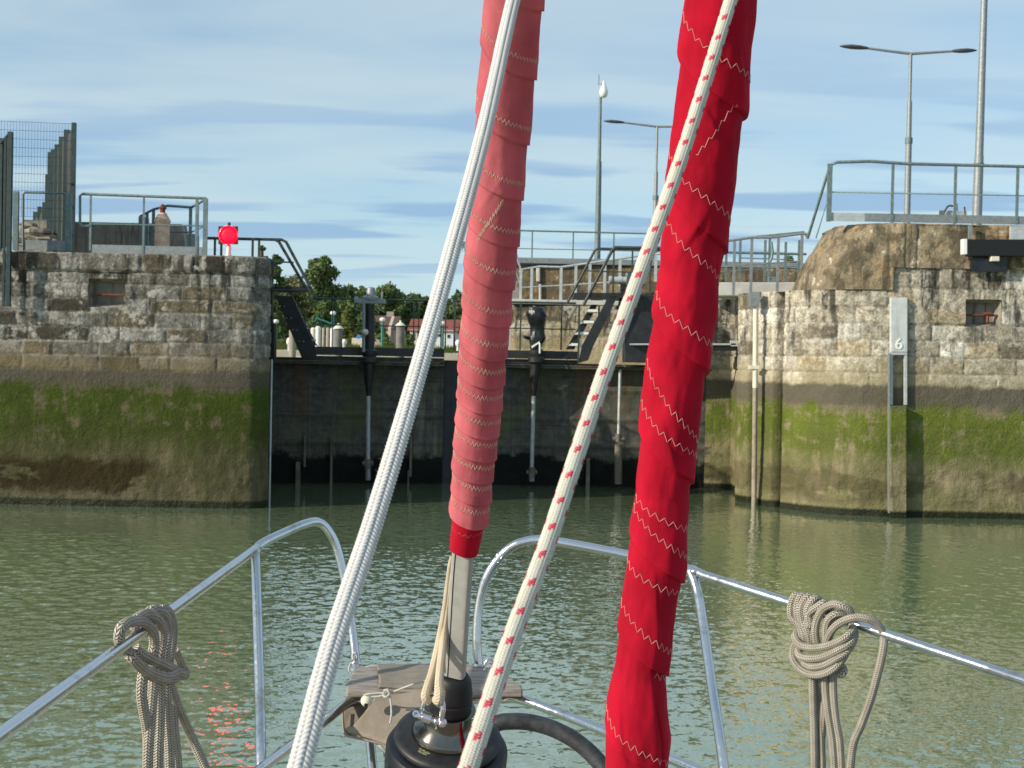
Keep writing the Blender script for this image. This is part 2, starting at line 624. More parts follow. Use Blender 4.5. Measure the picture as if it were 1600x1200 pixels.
M['thread'], _, _ = new_mat('sewing_thread', (0.66, 0.36, 0.32), 0.8)
M['thread_old'], _, _ = new_mat('old_sewing_thread', (0.60, 0.44, 0.33), 0.9)
M['white'], _, _ = new_mat('white_paint', (0.78, 0.78, 0.75), 0.5)
M['cream_plastic'], _, _ = new_mat('cream_plastic', (0.66, 0.63, 0.50), 0.35)
M['black_void'], _, _ = new_mat('black_panel', (0.006, 0.006, 0.007), 0.6)
M['teal'], _, _ = new_mat('teal_paint', (0.02, 0.17, 0.13), 0.5)
M['lamp_head'], _, _ = new_mat('lamp_housing', (0.05, 0.055, 0.06), 0.5)
M['red_lens'], _t, _p = new_mat('lit_red_lens', (0.6, 0.0, 0.02), 0.3)
_p.inputs['Emission Color'].default_value = (1.0, 0.0, 0.005, 1)
_p.inputs['Emission Strength'].default_value = 5.5


def m_cloth(name, a, b, folds=0.25):
    m, t, p = new_mat(name, a, 0.85, 0, 0.15)
    pos = t.n.new('ShaderNodeNewGeometry').outputs['Position']
    n = t.noise(pos, 11, 5, 0.6)
    w = t.noise(t.vmul(pos, (1, 1, 1)), 900, 2, 0.5)
    wr = t.noise(t.vmul(pos, (1.0, 1.0, 0.45)), 38, 4, 0.6, 1.2)
    at = t.n.new('ShaderNodeAttribute')
    at.attribute_name = 'tint'
    c = t.mix(t.sm(n, 0.35, 0.7), a, b)
    c = t.mix(1.0, c, at.outputs['Color'], 'MULTIPLY')
    t.link(c, p.inputs['Base Color'])
    h = t.math('ADD', t.math('ADD', t.math('MULTIPLY', n, 0.8), t.math('MULTIPLY', wr, 0.9)), t.math('MULTIPLY', w, 0.15))
    t.link(t.bump(h, folds, 0.004), p.inputs['Normal'])
    p.inputs['Sheen Weight'].default_value = 0.15
    p.inputs['Sheen Tint'].default_value = (*[min(1, v * 2 + 0.1) for v in a], 1)
    return m


M['pink_cloth'] = m_cloth('faded_red_sailcloth', (0.50, 0.120, 0.142), (0.43, 0.092, 0.112))
M['red_cloth'] = m_cloth('red_sailcloth', (0.42, 0.0035, 0.022), (0.37, 0.003, 0.019))


def m_teak():
    m, t, p = new_mat('weathered_teak', (0.3, 0.25, 0.2), 0.85)
    pos = t.n.new('ShaderNodeNewGeometry').outputs['Position']
    g = t.noise(t.vmul(pos, (8, 120, 120)), 1.0, 5, 0.6)
    b = t.noise(pos, 12, 4, 0.6)
    c = t.mix(t.sm(g, 0.3, 0.7), (0.17, 0.135, 0.11), (0.40, 0.35, 0.30))
    c = t.mix(t.sm(b, 0.5, 0.75), c, (0.34, 0.33, 0.31))
    x, y, z = t.sep(pos)
    t.link(c, p.inputs['Base Color'])
    t.link(t.bump(g, 0.5, 0.002), p.inputs['Normal'])
    return m


M['teak'] = m_teak()
M['canvas'] = m_noisy('grey_brown_canvas', (0.20, 0.165, 0.13), (0.27, 0.23, 0.185), 14, 0.9, 0, 0.5, 0.01)

# ------------------------------------------------------------------ water
def m_water():
    m, t, p = new_mat('murky_green_water', (0.055, 0.085, 0.022), 0.04)
    p.inputs['IOR'].default_value = 1.5
    p.inputs['Coat Weight'].default_value = 1.0
    p.inputs['Coat IOR'].default_value = 1.5
    p.inputs['Coat Roughness'].default_value = 0.03
    pos = t.n.new('ShaderNodeNewGeometry').outputs['Position']
    x, y, z = t.sep(pos)
    big = t.noise(t.vmul(pos, (0.16, 0.10, 1)), 1.0, 3, 0.5)
    na = t.sep(t.noise(t.vmul(pos, (1.0, 1.0, 1)), 7.5, 2, 0.5, 0.5, out=1))
    nb = t.sep(t.noise(t.vmul(pos, (1.0, 1.0, 1)), 19.0, 2, 0.5, 0.4, out=1))
    nc = t.sep(t.noise(t.vmul(pos, (1.0, 1.0, 1)), 2.2, 2, 0.5, 0.0, out=1))
    lee = t.sm(y, 25.0, 19.0, 0.35, 1.0)          # calmer close under the walls
    calm = t.math('MULTIPLY', t.sm(big, 0.30, 0.58, 0.55, 1.0), lee)

    def slope(i):
        v = t.math('MULTIPLY', t.math('SUBTRACT', na[i], 0.5), 0.16)
        v = t.math('ADD', v, t.math('MULTIPLY', t.math('SUBTRACT', nb[i], 0.5), 0.32))
        v = t.math('ADD', v, t.math('MULTIPLY', t.math('SUBTRACT', nc[i], 0.5), 0.04))
        return t.math('MULTIPLY', v, calm)
    nv = t.n.new('ShaderNodeVectorMath')
    nv.operation = 'NORMALIZE'
    ge2 = t.n.new('ShaderNodeNewGeometry')
    av = t.n.new('ShaderNodeVectorMath')
    av.operation = 'ADD'
    t.link(ge2.outputs['Normal'], av.inputs[0])
    t.link(t.comb(slope(0), slope(1), 0.0), av.inputs[1])
    t.link(av.outputs[0], nv.inputs[0])
    t.link(nv.outputs[0], p.inputs['Normal'])
    t.link(nv.outputs[0], p.inputs['Coat Normal'])
    n = t.noise(pos, 0.35, 3, 0.5)
    t.link(t.mix(n, (0.175, 0.235, 0.125), (0.205, 0.265, 0.150)), p.inputs['Base Color'])
    return m


M['water'] = m_water()


def water_sheet():
    """rippled sheet in front of the lock, flat far out"""
    xs_ = np.concatenate([[-400, -120, -40, -20, -13.5], np.arange(-11.5, 11.51, 0.031), [13.5, 20, 40, 120, 400]])
    ys_ = np.concatenate([[-400, -100, -20, 0], np.arange(7.0, 31.5, 0.033), [31.55]])
    X, Y = np.meshgrid(xs_, ys_, indexing='ij')
    rg = np.random.default_rng(12)
    Z = np.zeros_like(X)
    for lam, n, sl in ((0.60, 6, 0.012), (0.32, 10, 0.028), (0.21, 14, 0.046), (0.145, 16, 0.058)):
        for _ in range(n):
            L = lam * rg.uniform(.75, 1.35)
            a = rg.normal(1.2, 1.0)
            k = 2 * np.pi / L
            amp = sl / k * np.sqrt(2.0 / n) * 1.35
            Z += amp * np.sin(k * (X * np.cos(a) + Y * np.sin(a)) + rg.uniform(0, 6.28) + 0.6 * np.sin(X * .9 + Y * .5 + rg.uniform(0, 6)))
    patch = fbm(np.stack([X.ravel() * .22, Y.ravel() * .16, X.ravel() * 0], 1), 3, 4).reshape(X.shape)
    patch = (.50 + 1.0 * np.clip((patch - .38) / .25, 0, 1)) * (.55 + .45 * np.clip((Y - 9) / 5, 0, 1))
    lee = np.clip((25.2 - Y) / 5.0, .22, 1)
    edge = np.clip((11.4 - np.abs(X)) / .6, 0, 1) * np.clip((Y - 7.1) / .5, 0, 1) * np.clip((31.4 - Y) / .3, 0, 1)
    Z = Z * patch * lee * edge * .72
    V = np.stack([X.ravel(), Y.ravel(), Z.ravel()], 1)
    return np_mesh('water', V, grid_faces(len(xs_), len(ys_)), M['water'], None)


tag(water_sheet(), kind='structure')
tag(MB().add([(-60, 31.6, 1.7), (60, 31.6, 1.7), (60, 72, 1.7), (-60, 72, 1.7)], [(0, 1, 2, 3)]).build('upper_water', M['water']), kind='structure')

# one sheet of ground: harbour bed in front, the bank and the land beyond it
M['ground'] = m_noisy('sandy_bank', (0.48, 0.40, 0.29), (0.28, 0.24, 0.15), 1.2, 0.95, bump=0.6, bdist=0.2)
ys = [-600, -100, 20, 64, 67, 70, 76, 90, 130, 250, 700, 2200]
zs = [-4, -4, -4, -4, 1.2, 2.85, 3.0, 3.3, 3.75, 4.2, 4.6, 5.0]
xs = [-1500, -400, -80, -40, -20, 0, 20, 40, 80, 400, 1500]
gv, gf = [], []
for i, yy in enumerate(ys):
    for xx in xs:
        gv.append((xx, yy, zs[i]))
nx = len(xs)
for i in range(len(ys) - 1):
    for j in range(nx - 1):
        gf.append((i * nx + j, i * nx + j + 1, (i + 1) * nx + j + 1, (i + 1) * nx + j))
tag(MB().add(gv, gf).build('ground', M['ground']), kind='structure')


def slab(name, poly, z0, z1, mat):
    o = MB().prism([(x, y, z0) for x, y in poly], (0, 0, z1 - z0)).build(name, mat)
    return tag(o, kind='structure')


M['paving'] = m_noisy('quay_paving', (0.22, 0.21, 0.19), (0.30, 0.28, 0.25), 1.5, 0.9, bump=0.2)
slab('quay_ground', [(-60, 25.6), (-5.4, 26.4), (-5.8, 28.0), (-7.6, 33.0), (-10.5, 44), (-16, 66), (-60, 66)], -3, 4.50, M['paving'])
slab('quay_pavement', [(5.3, 30.9), (4.95, 31.2), (5.4, 35), (6.9, 41.0), (-0.05, 42.1), (-0.3, 66), (60, 66), (60, 26.9), (7.0, 26.9), (5.6, 28.0)], -3, 4.22, M['paving'])
slab('upper_quay_pavement', [(7.2, 26.5), (6.9, 29), (9.5, 41.2), (9.5, 70), (60, 70), (60, 26.5)], 4.22, 5.48, M['paving'])
slab('far_quay_pavement', [(-0.15, 43.0), (60, 43.0), (60, 72), (-0.6, 72)], 4.3, 5.88, M['paving'])


# ------------------------------------------------------------------ masonry
def path_sample(path, du):
    P = np.array(path, dtype=float)
    seg = np.linalg.norm(np.diff(P, axis=0), axis=1)
    s = np.concatenate([[0], np.cumsum(seg)])
    n = max(2, int(s[-1] / du) + 1)
    u = np.linspace(0, s[-1], n)
    x = np.interp(u, s, P[:, 0])
    y = np.interp(u, s, P[:, 1])
    k = 5
    xp = np.pad(x, k, mode='edge')
    yp = np.pad(y, k, mode='edge')
    tx = xp[2 * k:] - xp[:-2 * k]
    ty = yp[2 * k:] - yp[:-2 * k]
    L = np.hypot(tx, ty) + 1e-9
    return u, x, y, ty / L, -tx / L


def block_layout(U, Z, courses, bw, seed, pal, mortar, jw=0.024):
    """courses: descending z limits. returns displacement and tint"""
    rng = random.Random(seed)
    disp = np.zeros(U.shape)
    tint = np.zeros(U.shape + (3,))
    nz = vnoise(np.stack([U.ravel() * 1.3, Z.ravel() * 1.3, U.ravel() * 0], 1), seed).reshape(U.shape)
    wob = (vnoise(np.stack([U.ravel() * 9, Z.ravel() * 9, U.ravel() * 0], 1), seed + 3).reshape(U.shape) - 0.5) * 0.03
    u1 = U.max() + 2
    for ci in range(len(courses) - 1):
        top, bot = courses[ci], courses[ci + 1]
        m = (Z <= top) & (Z > bot)
        edges = [-rng.random() * bw]
        while edges[-1] < u1:
            edges.append(edges[-1] + bw * rng.choice([0.55, 0.75, 1.0, 1.15, 1.5]))
        edges = np.array(edges)
        cols = []
        for _ in edges:
            pc_ = pal[rng.choices(range(len(pal)), [p[3] for p in pal])[0]][:3]
            kk = rng.uniform(0.82, 1.18)
            cols.append([c * kk for c in pc_])
        cols = np.array(cols)
        offs = np.array([rng.uniform(-0.012, 0.012) for _ in edges])
        uu = U[m] + wob[m]
        bi = np.clip(np.searchsorted(edges, uu) - 1, 0, len(edges) - 2)
        du = np.minimum(uu - edges[bi], edges[bi + 1] - uu)
        dz = np.minimum(top - Z[m], Z[m] - bot) + wob[m] * 0.7
        dd = np.minimum(du, dz)
        g = np.clip(1 - dd / jw, 0, 1)
        disp[m] = offs[bi] - 0.026 * g + 0.006 * np.clip(dd / 0.05, 0, 1)
        tc_ = cols[bi]
        mo = np.array(mortar)[None, :] * (0.35 + 1.1 * nz[m][:, None])
        tint[m] = tc_ * (1 - g[:, None] * 0.75) + mo * g[:, None] * 0.75
    return disp, tint


def masonry(name, path, z0, z1, du, dz, courses, bw, seed, pal, mortar, mat, parent, holes=(), grooves=(), extra=None, joint_lo=2.45, delete=None, plain=None):
    u, x, y, nx_, ny_ = path_sample(path, du)
    z = np.linspace(z0, z1, max(2, int((z1 - z0) / dz) + 1))
    U, Z = np.meshgrid(u, z, indexing='ij')
    X = np.repeat(x[:, None], len(z), 1)
    Y = np.repeat(y[:, None], len(z), 1)
    d, tint = block_layout(U, Z, courses, bw, seed, pal, mortar)
    if plain is not None:
        tint[:] = plain
        d[:] = 0
    fade = np.clip((Z - joint_lo) / 0.15, 0, 1)
    d = d * (0.15 + 0.85 * fade)
    P3 = np.stack([X.ravel(), Y.ravel(), Z.ravel()], 1)
    n1 = fbm(P3 * 1.2, 4, seed).reshape(U.shape) - 0.5
    n2 = fbm(P3 * 9.0, 3, seed + 9).reshape(U.shape) - 0.5
    low = np.clip((1.6 - Z) / 1.0, 0, 1)
    d = d + n1 * (0.03 + 0.07 * low) + n2 * (0.014 + 0.02 * low)
    for (ga, gb, gd) in grooves:         # ranges along the path
        s = np.clip(np.minimum((U - ga) / 0.03, (gb - U) / 0.03), 0, 1)
        d = d - s * gd
    if extra is not None:
        d = d + extra(X, Y, Z)
    ed = np.clip((z1 - Z) / 0.05, 0, 1)
    d = d - 0.04 * (1 - ed) ** 2
    X2 = X + nx_[:, None] * d
    Y2 = Y + ny_[:, None] * d
    keep = np.ones((len(u) - 1, len(z) - 1), bool)
    fx = 0.5 * (X[1:, 1:] + X[:-1, :-1])
    fy = 0.5 * (Y[1:, 1:] + Y[:-1, :-1])
    fz = 0.5 * (Z[1:, 1:] + Z[:-1, :-1])
    for (hx0, hx1, hz0, hz1) in holes:
        keep &= ~((fx > hx0) & (fx < hx1) & (fz > hz0) & (fz < hz1) & (fy < 27))
    if delete is not None:
        keep &= ~delete(fx, fy, fz)
    return X2, Y2, Z, keep, tint, (u, x, y)


def put_grid(name, X2, Y2, Z, keep, tint, mat, parent):
    V = np.stack([X2.ravel(), Y2.ravel(), Z.ravel()], 1)
    Fq = grid_faces(X2.shape[0], X2.shape[1], keep)
    return np_mesh(name, V, Fq, mat, parent, color=tint.reshape(-1, 3))


def niche(parent, x0, x1, z0, z1, D, depth, mat, barmat, frame, barkind):
    """chamfered mooring recess with its rusty bar"""
    b = MB()
    yf = D + 0.03
    g = 0.06
    A = [(x0, yf, z0), (x1, yf, z0), (x1, yf, z1), (x0, yf, z1)]
    B = [(x0 + g, yf + depth, z0 + g * 1.5), (x1 - g, yf + depth, z0 + g * 1.5), (x1 - g, yf + depth, z1 - g), (x0 + g, yf + depth, z1 - g)]
    b.add(A + B, [(4, 5, 6, 7)] + [(i, (i + 1) % 4, 4 + (i + 1) % 4, 4 + i) for i in range(4)])
    o = b.build('mooring_recess', mat, parent)
    fr = MB()
    w = 0.075
    for (a0, a1, c0, c1) in ((x0 - w, x1 + w, z1, z1 + w), (x0 - w, x1 + w, z0 - w, z0), (x0 - w, x0, z0, z1), (x1, x1 + w, z0, z1)):
        fr.box((a0, D - 0.035, c0), (a1, D + 0.06, c1))
    if frame is not None:
        fr.build('surround', frame, o, bevel=0.012)
    br = MB()
    zc = (z0 + z1) / 2 - 0.02
    br.cyl((x0 + 0.05, yf + 0.1, zc), (x1 - 0.04, yf + 0.1, zc), 0.022, n=10)
    if barkind:
        br.cyl((x1 - 0.22, yf + 0.1, zc - 0.14), (x1 - 0.22, yf + 0.1, zc + 0.05), 0.03, n=10)
        br.cyl((x1 - 0.30, yf + 0.08, zc + 0.03), (x1 - 0.15, yf + 0.08, zc + 0.03), 0.028, n=10)
    br.build('mooring_bar', barmat, o, smooth=40)


# ---- left pier
PL = thing('stone_pier', 'grey stone block pier at left with green moss and the lit red signal on it', 'pier', (-8, 25, 0))
pathL = [(-17, 25.0), (-5.6, 25.02), (-5.0, 25.10)]
for k in range(1, 13):
    a = math.pi / 2 * k / 12
    pathL.append((-4.95 + .42 * math.sin(a), 25.54 - .42 * math.cos(a)))
pathL += [(-4.56, 25.75), (-5.3, 26.4), (-6.3, 29.2), (-7.4, 32.5)]
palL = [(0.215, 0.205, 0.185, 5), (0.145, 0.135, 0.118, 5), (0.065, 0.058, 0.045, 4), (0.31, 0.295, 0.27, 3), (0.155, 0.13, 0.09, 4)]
crsL = [4.63, 4.30, 4.06, 3.80, 3.55, 3.28, 3.02, 2.76, 2.50, 2.2, 1.8, 1.4, 1.0, 0.5, 0.0, -1.5]
hl = (X_at(137, 25, 457), X_at(195, 25, 457), Z_at(166, 481, 25), Z_at(166, 436, 25))


def copingL(X, Y, Z):
    return np.where(Z > 4.30, 0.055, 0.0)


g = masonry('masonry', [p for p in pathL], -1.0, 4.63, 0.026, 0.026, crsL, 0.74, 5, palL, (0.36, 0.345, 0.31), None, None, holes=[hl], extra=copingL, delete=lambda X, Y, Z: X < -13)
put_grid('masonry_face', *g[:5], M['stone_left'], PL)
cap = MB()
cap.add([(x, y, 4.60) for x, y in pathL] + [(-17, 32.5, 4.60)], [tuple(range(len(pathL) + 1))])
cap.build('top_paving', M['concrete'], PL)
niche(PL, *hl[:2], *hl[2:], 25.0, 0.30, M['concrete'], M['rust'], None, False)
mb = MB()
mb.cyl((-4.50, 25.62, -0.4), (-4.50, 25.62, 2.75), 0.018, n=8)
mb.build('corner_guard', M['galv_light'], PL, smooth=40)

# ---- right pier
PR = thing('stone_pier', 'tall sunlit stone pier at right with rounded concrete nose and gauge board 6', 'pier', (8, 26, 0))
pathR = [(4.40, 31.05), (5.0, 31.0), (4.98, 28.62), (4.67, 28.5), (4.86, 28.05), (5.10, 27.55), (5.34, 27.10), (5.60, 26.74), (5.90, 26.42), (6.25, 26.17), (6.65, 26.01), (7.1, 25.93), (7.6, 25.90), (17, 25.90)]
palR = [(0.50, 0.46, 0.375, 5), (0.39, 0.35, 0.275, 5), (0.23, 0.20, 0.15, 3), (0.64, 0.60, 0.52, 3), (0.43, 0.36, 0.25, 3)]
crsR = [4.80, 4.63, 4.33, 3.97, 3.66, 3.35, 3.03, 2.72, 2.45, 2.1, 1.7, 1.2, 0.7, 0.2, -1.5]
hr = (X_at(1509, 25.9, 490), X_at(1565, 25.9, 490), Z_at(1537, 512, 25.9), Z_at(1537, 469, 25.9))


def u_of(px, path, lo=0):
    u, x, y, _, _ = path_sample(path, 0.02)
    pxs = 800 + F * (x - 0) / y
    best = None
    for i in range(len(u)):
        if u[i] > lo and (best is None or abs(pxs[i] - px) < abs(pxs[best] - px)):
            best = i
    return u[best]


ug0, ug1 = u_of(1209, pathR, 3.5), u_of(1221, pathR, 3.5)
up0, up1 = u_of(1170, pathR, 3.5), u_of(1176, pathR, 3.5)
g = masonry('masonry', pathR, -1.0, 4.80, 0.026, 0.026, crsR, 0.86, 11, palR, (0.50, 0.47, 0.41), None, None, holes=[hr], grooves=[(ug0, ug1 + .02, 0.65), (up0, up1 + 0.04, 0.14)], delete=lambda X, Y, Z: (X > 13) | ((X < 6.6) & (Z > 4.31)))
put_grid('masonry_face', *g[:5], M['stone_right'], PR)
pc = [p for p in pathR if p[1] > 26.0]
MB().add([(x, y, 4.29) for x, y in pathR[2:10]] + [(7.2, 26.3, 4.29), (7.2, 31.5, 4.29), (5.0, 31.5, 4.29)], [tuple(range(11))]).build('ledge_paving', M['concrete'], PR)
pathC = [(6.9, 31.5), (5.95, 29.2), (5.62, 27.9), (5.60, 27.1), (5.78, 26.62), (6.05, 26.28), (6.45, 26.02), (6.9, 25.90), (7.4, 25.86), (17, 25.85)]
g = masonry('cap', pathC, 4.30, 5.56, 0.026, 0.026, [5.9, 4.2], 2.3, 21, [(0.32, 0.26, 0.175, 1), (0.28, 0.23, 0.155, 1)], (0.2, 0.16, 0.11), None, None,
            joint_lo=4.0, delete=lambda X, Y, Z: (X > 13) | ((X > 7.15) & (Z < 4.72)))
X2, Y2, Z2, kp, tn, _ = g
fz = (Z2 - 4.30) / 1.26
wgt = np.clip((7.3 - X2) / 1.4, 0, 1)
nn = (fbm(np.stack([X2.ravel() * 2.2, Y2.ravel() * 2.2, Z2.ravel() * 2.2], 1), 4, 91).reshape(X2.shape) - .5)
X2 = X2 + 0.62 * fz ** 1.3 * wgt + nn * .06 * wgt
Y2 = Y2 + nn * .08 - .45 * fz * np.clip((6.9 - X2) / 1.0, 0, 1)
rib = np.clip(1 - np.abs(X2 - 7.22) / 0.12, 0, 1)
Y2 = Y2 - 0.03 * (rib > 0.01)
tn = tn * (1 + 0.35 * (rib > 0.01)[..., None])


def m_cap():
    m, t, p = new_mat('rough_lichened_concrete', rough=0.95, spec=0.15)
    pos = t.n.new('ShaderNodeNewGeometry').outputs['Position']
    at = t.n.new('ShaderNodeAttribute')
    at.attribute_name = 'tint'
    a = t.noise(pos, 1.6, 5, 0.65)
    b = t.noise(pos, 6, 5, 0.7)
    f = t.noise(pos, 28, 4, 0.7)
    s = t.noise(t.vmul(pos, (5, 5, 0.7)), 1.0, 4, 0.6)
    c = t.mix(1.0, at.outputs['Color'], t.mix(f, (0.5, 0.5, 0.5), (1.6, 1.6, 1.6)), 'MULTIPLY')
    a2 = t.noise(pos, 2.7, 6, 0.7)
    c = t.mix(t.sm(a, 0.50, 0.62, 0, 0.55), c, (0.42, 0.27, 0.11))
    c = t.mix(t.sm(a2, 0.48, 0.58, 0, 0.85), c, (0.10, 0.082, 0.055))
    c = t.mix(t.sm(b, 0.50, 0.58, 0, 0.6), c, (0.17, 0.14, 0.095))
    c = t.mix(t.sm(a2, 0.385, 0.35, 0, 0.9), c, (0.62, 0.56, 0.46))
    c = t.mix(t.sm(s, 0.51, 0.62, 0, 0.7), c, (0.075, 0.065, 0.045))
    t.link(c, p.inputs['Base Color'])
    t.link(t.bump(t.math('ADD', t.math('MULTIPLY', b, 1.6), f), 1.0, 0.03), p.inputs['Normal'])
    return m


M['cap'] = m_cap()
put_grid('concrete_cap', X2, Y2, Z2, kp, tn, M['cap'], PR)
topv = [(x + 0.62 * max(0, min(1, (7.3 - x) / 1.4)), y, 5.53) for x, y in pathC] + [(17, 31.5, 5.53)]
MB().add(topv, [tuple(range(len(topv)))]).build('top_paving', M['concrete'], PR)
niche(PR, *hr[:2], *hr[2:], 25.9, 0.26, M['concrete'], M['rust'], None, True)

# gauge board with the figure 6
GB = thing('depth_gauge', 'grey metal depth gauge numbered 6 fixed to the right stone pier', 'gauge', W(1404, 800, 25.75))
b = MB()
b.pbox(1392, 465, 1418, 550, 25.80, 0.1)
M['gauge_plate'] = m_noisy('pale_gauge_plate', (0.46, 0.50, 0.50), (0.58, 0.61, 0.61), 6, 0.6, 0, 0.1, streak=(0.36, 0.37, 0.34))
b.build('number_plate', M['gauge_plate'], GB, bevel=0.008)
b = MB()
b.pbox(1391, 553, 1395.2, 633, 25.80, 0.1)
b.pbox(1413.5, 553, 1417.7, 633, 25.80, 0.1)
b.pbox(1391, 550.6, 1417.7, 554.6, 25.79, 0.1)
b.build('rail', M['galv_light'], GB, bevel=0.005)
b = MB()
b.pbox(1391, 634, 1417, 830, 25.70, 0.3)
b.build('guide_post', M['stone_right'], GB, bevel=0.02)
b = MB()
b.pbox(1389.2, 552, 1391.0, 802, 25.72, 0.1)
b.build('edge_strip', M['galv'], GB)


def text_obj(body, name, size, M4, mat, parent, ext=0.004):
    cu = bpy.data.curves.new(name, 'FONT')
    cu.body = body
    cu.size = size
    cu.extrude = ext
    cu.align_x = 'CENTER'
    cu.align_y = 'CENTER'
    tmp = bpy.data.objects.new(name, cu)
    COL.objects.link(tmp)
    dg = bpy.context.evaluated_depsgraph_get()
    me = bpy.data.meshes.new_from_object(tmp.evaluated_get(dg))
    bpy.data.objects.remove(tmp)
    root = parent
    while root.parent is not None:
        root = root.parent
    me.transform(Matrix.Translation(-ORIG[root.name]) @ M4)
    me.materials.clear()
    me.materials.append(mat)
    o = bpy.data.objects.new(name, me)
    COL.objects.link(o)
    o.parent = parent
    return o


RX = Matrix.Rotation(math.radians(90), 4, 'X')
M['digit'], _, _ = new_mat('figure_paint', (0.82, 0.82, 0.76), 0.5)
for dx in (-0.003, 0.003):
    pass
text_obj('6', 'numeral', 0.30, Matrix.Translation(W(1404.5, 538, 25.795)) @ RX, M['digit'], GB, 0.01).data.update()

# black timber beam with its white end
BB = thing('fender_beam', 'long black rectangular beam with a white end mounted high on the right pier', 'beam', W(1560, 405, 25.5))
b = MB()
b.pbox(1512, 374, 1760, 400, 25.62, 0.16)
b.build('beam', M['black_void'], BB, bevel=0.01)
b = MB()
b.pbox(1504.5, 373.2, 1511.6, 397.5, 25.61, 0.15)
b.build('end_plate', M['white'], BB, bevel=0.01)
b = MB()
b.pbox(1549, 400.5, 1562, 408, 25.6, 0.15)
b.build('bracket', M['cream_plastic'], BB, bevel=0.01)
b = MB()
b.pbox(1518, 404, 1574, 424.5, 25.72, 0.1)
b.build('backing_plate', M['black_tarp'], BB)
b = MB()
b.pbox(1580, 353.5, 1640, 376, 25.70, 0.1)
tag(b.build('metal_plate', M['galv_light'], None), 'flat grey metal plate on the pier edge above the black beam', 'plate')
b = MB()
b.pbox(1514.5, 352, 1519.5, 373, 25.70, 0.08)
tag(b.build('cable_duct', M['galv'], None), 'narrow vertical cable duct above the left end of the black beam', 'cable duct')

# drain pipe on the passage wall
DP = thing('drain_pipe', 'white vertical pipe stained brown lower down on the passage wall', 'pipe', W(1180, 790, 27.5))
b = MB()
b.cyl(W(1181, 480, 27.5), W(1180, 606, 27.5), 0.055, n=14)
b.build('upper_pipe', M['white_pipe'], DP, smooth=40)
b = MB()
b.cyl(W(1180, 606.5, 27.5), W(1178, 800, 27.55), 0.053, n=14)
b.build('lower_pipe', M['grey_pipe'], DP, smooth=40)
b = MB()
b.pbox(1172.5, 456, 1187, 479, 27.4, 0.2)
b.build('top_bracket', M['galv'], DP)
b = MB()
b.pbox(1172, 571, 1186, 576.5, 27.42, 0.2)
b.build('clamp', M['white_pipe'], DP)

# ---- far quay wall behind the gate
PF = thing('quay_wall', 'two tier weathered stone quay wall beyond the gate and steel stairs', 'wall', (3, 42, 0))
palF = [(0.42, 0.36, 0.25, 3), (0.33, 0.27, 0.175, 3), (0.22, 0.18, 0.115, 3), (0.50, 0.44, 0.33, 2)]
g = masonry('low', [(-0.05, 52), (-0.05, 41.9), (0.05, 41.75), (7.2, 41.2)], 0.5, 4.55, 0.05, 0.05, [4.55, 4.05, 3.6, 3.2, 2.8, 2.4, 2, 1.5, 1, 0.4], 1.1, 31, palF, (0.2, 0.17, 0.12), None, None)
X2, Y2, Z2, kp, tn, _ = g
put_grid('lower_masonry', X2, Y2, Z2, kp, tn, M['stone_far'], PF)
palG = [(0.20, 0.155, 0.09, 3), (0.14, 0.11, 0.065, 3), (0.26, 0.20, 0.12, 2)]
g = masonry('up', [(-0.05, 56), (-0.05, 43.2), (0.0, 43.0), (11, 42.6)], 4.5, 5.86, 0.05, 0.05, [5.9, 5.3, 4.7, 4.2], 1.4, 33, palG, (0.1, 0.08, 0.06), None, None)
put_grid('upper_masonry', *g[:5], M['cap'], PF)
b = MB()
b.box((-0.12, 41.6, 4.56), (7.6, 43.2, 4.70))
b.build('ledge', M['concrete_pale'], PF, bevel=0.02)
b = MB()
b.box((-0.15, 42.75, 5.87), (11.5, 43.5, 6.05))
b.build('coping', M['galv'], PF, bevel=0.02)
b = MB()
for (px_, w_) in ((838, 6), (842, 4)):
    b.pbox(px_, 418 if w_ == 6 else 444, px_ + w_, 440 if w_ == 6 else 470, 42.85, 0.2)
b.build('pale_patch', M['concrete_pale'], PF, bevel=0.03)

b = MB()
b.pbox(1112, 441, 1246, 462, 29.6, 1.2)
tag(b.build('concrete_kerb', M['concrete_pale'], None, bevel=0.02), 'pale concrete kerb under the railings on the lower right ledge', 'kerb')


# ------------------------------------------------------------------ railings
def railing(name, label, D, top, posts, r_top, r_mid, r_post, mat, mids=(), toe=None, toemat=None, group=None, r_posts=None, tube=False, thing_cat='railing'):
    """all tuples are photo pixels (x, y[, D]); each post is a part of its own"""
    def w(p):
        return W(p[0], p[1], p[2] if len(p) > 2 else D)
    root = thing(name, label, thing_cat, w((posts[0][0], posts[0][2])), group)
    for tp in (top if isinstance(top[0], list) else [top]):
        MB().tube([w(p) for p in tp], r_top, 8).build('top_rail', mat, root, smooth=60)
    for mid in mids:
        MB().tube([w(p) for p in mid], r_mid, 6).build('mid_rail', mat, root, smooth=60)
    for i, p in enumerate(posts):
        d = p[3] if len(p) > 3 else D
        rr = r_posts[i] if r_posts else r_post
        a, c = W(p[0], p[1], d), W(p[0] - (p[2] - p[1]) * 0.02, p[2], d)
        c.x = a.x
        MB().box((a.x - rr, a.y - rr * 0.6, c.z), (a.x + rr, a.y + rr * 0.6, a.z)).build('post', mat, root)
    if toe:
        for (x0, y0, x1, y1, y2, mt) in toe:
            # plate with sloping top: left y0..y1, right shifted with the roll
            sl_ = (x1 - x0) * 0.02
            A = [W(x0, y1, D), W(x1, y1 + sl_, D), W(x1, y0 + sl_, D), W(x0, y0, D)]
            MB().prism(A, (0, 0.02, 0)).build('toe_board', mt, root)
    return root


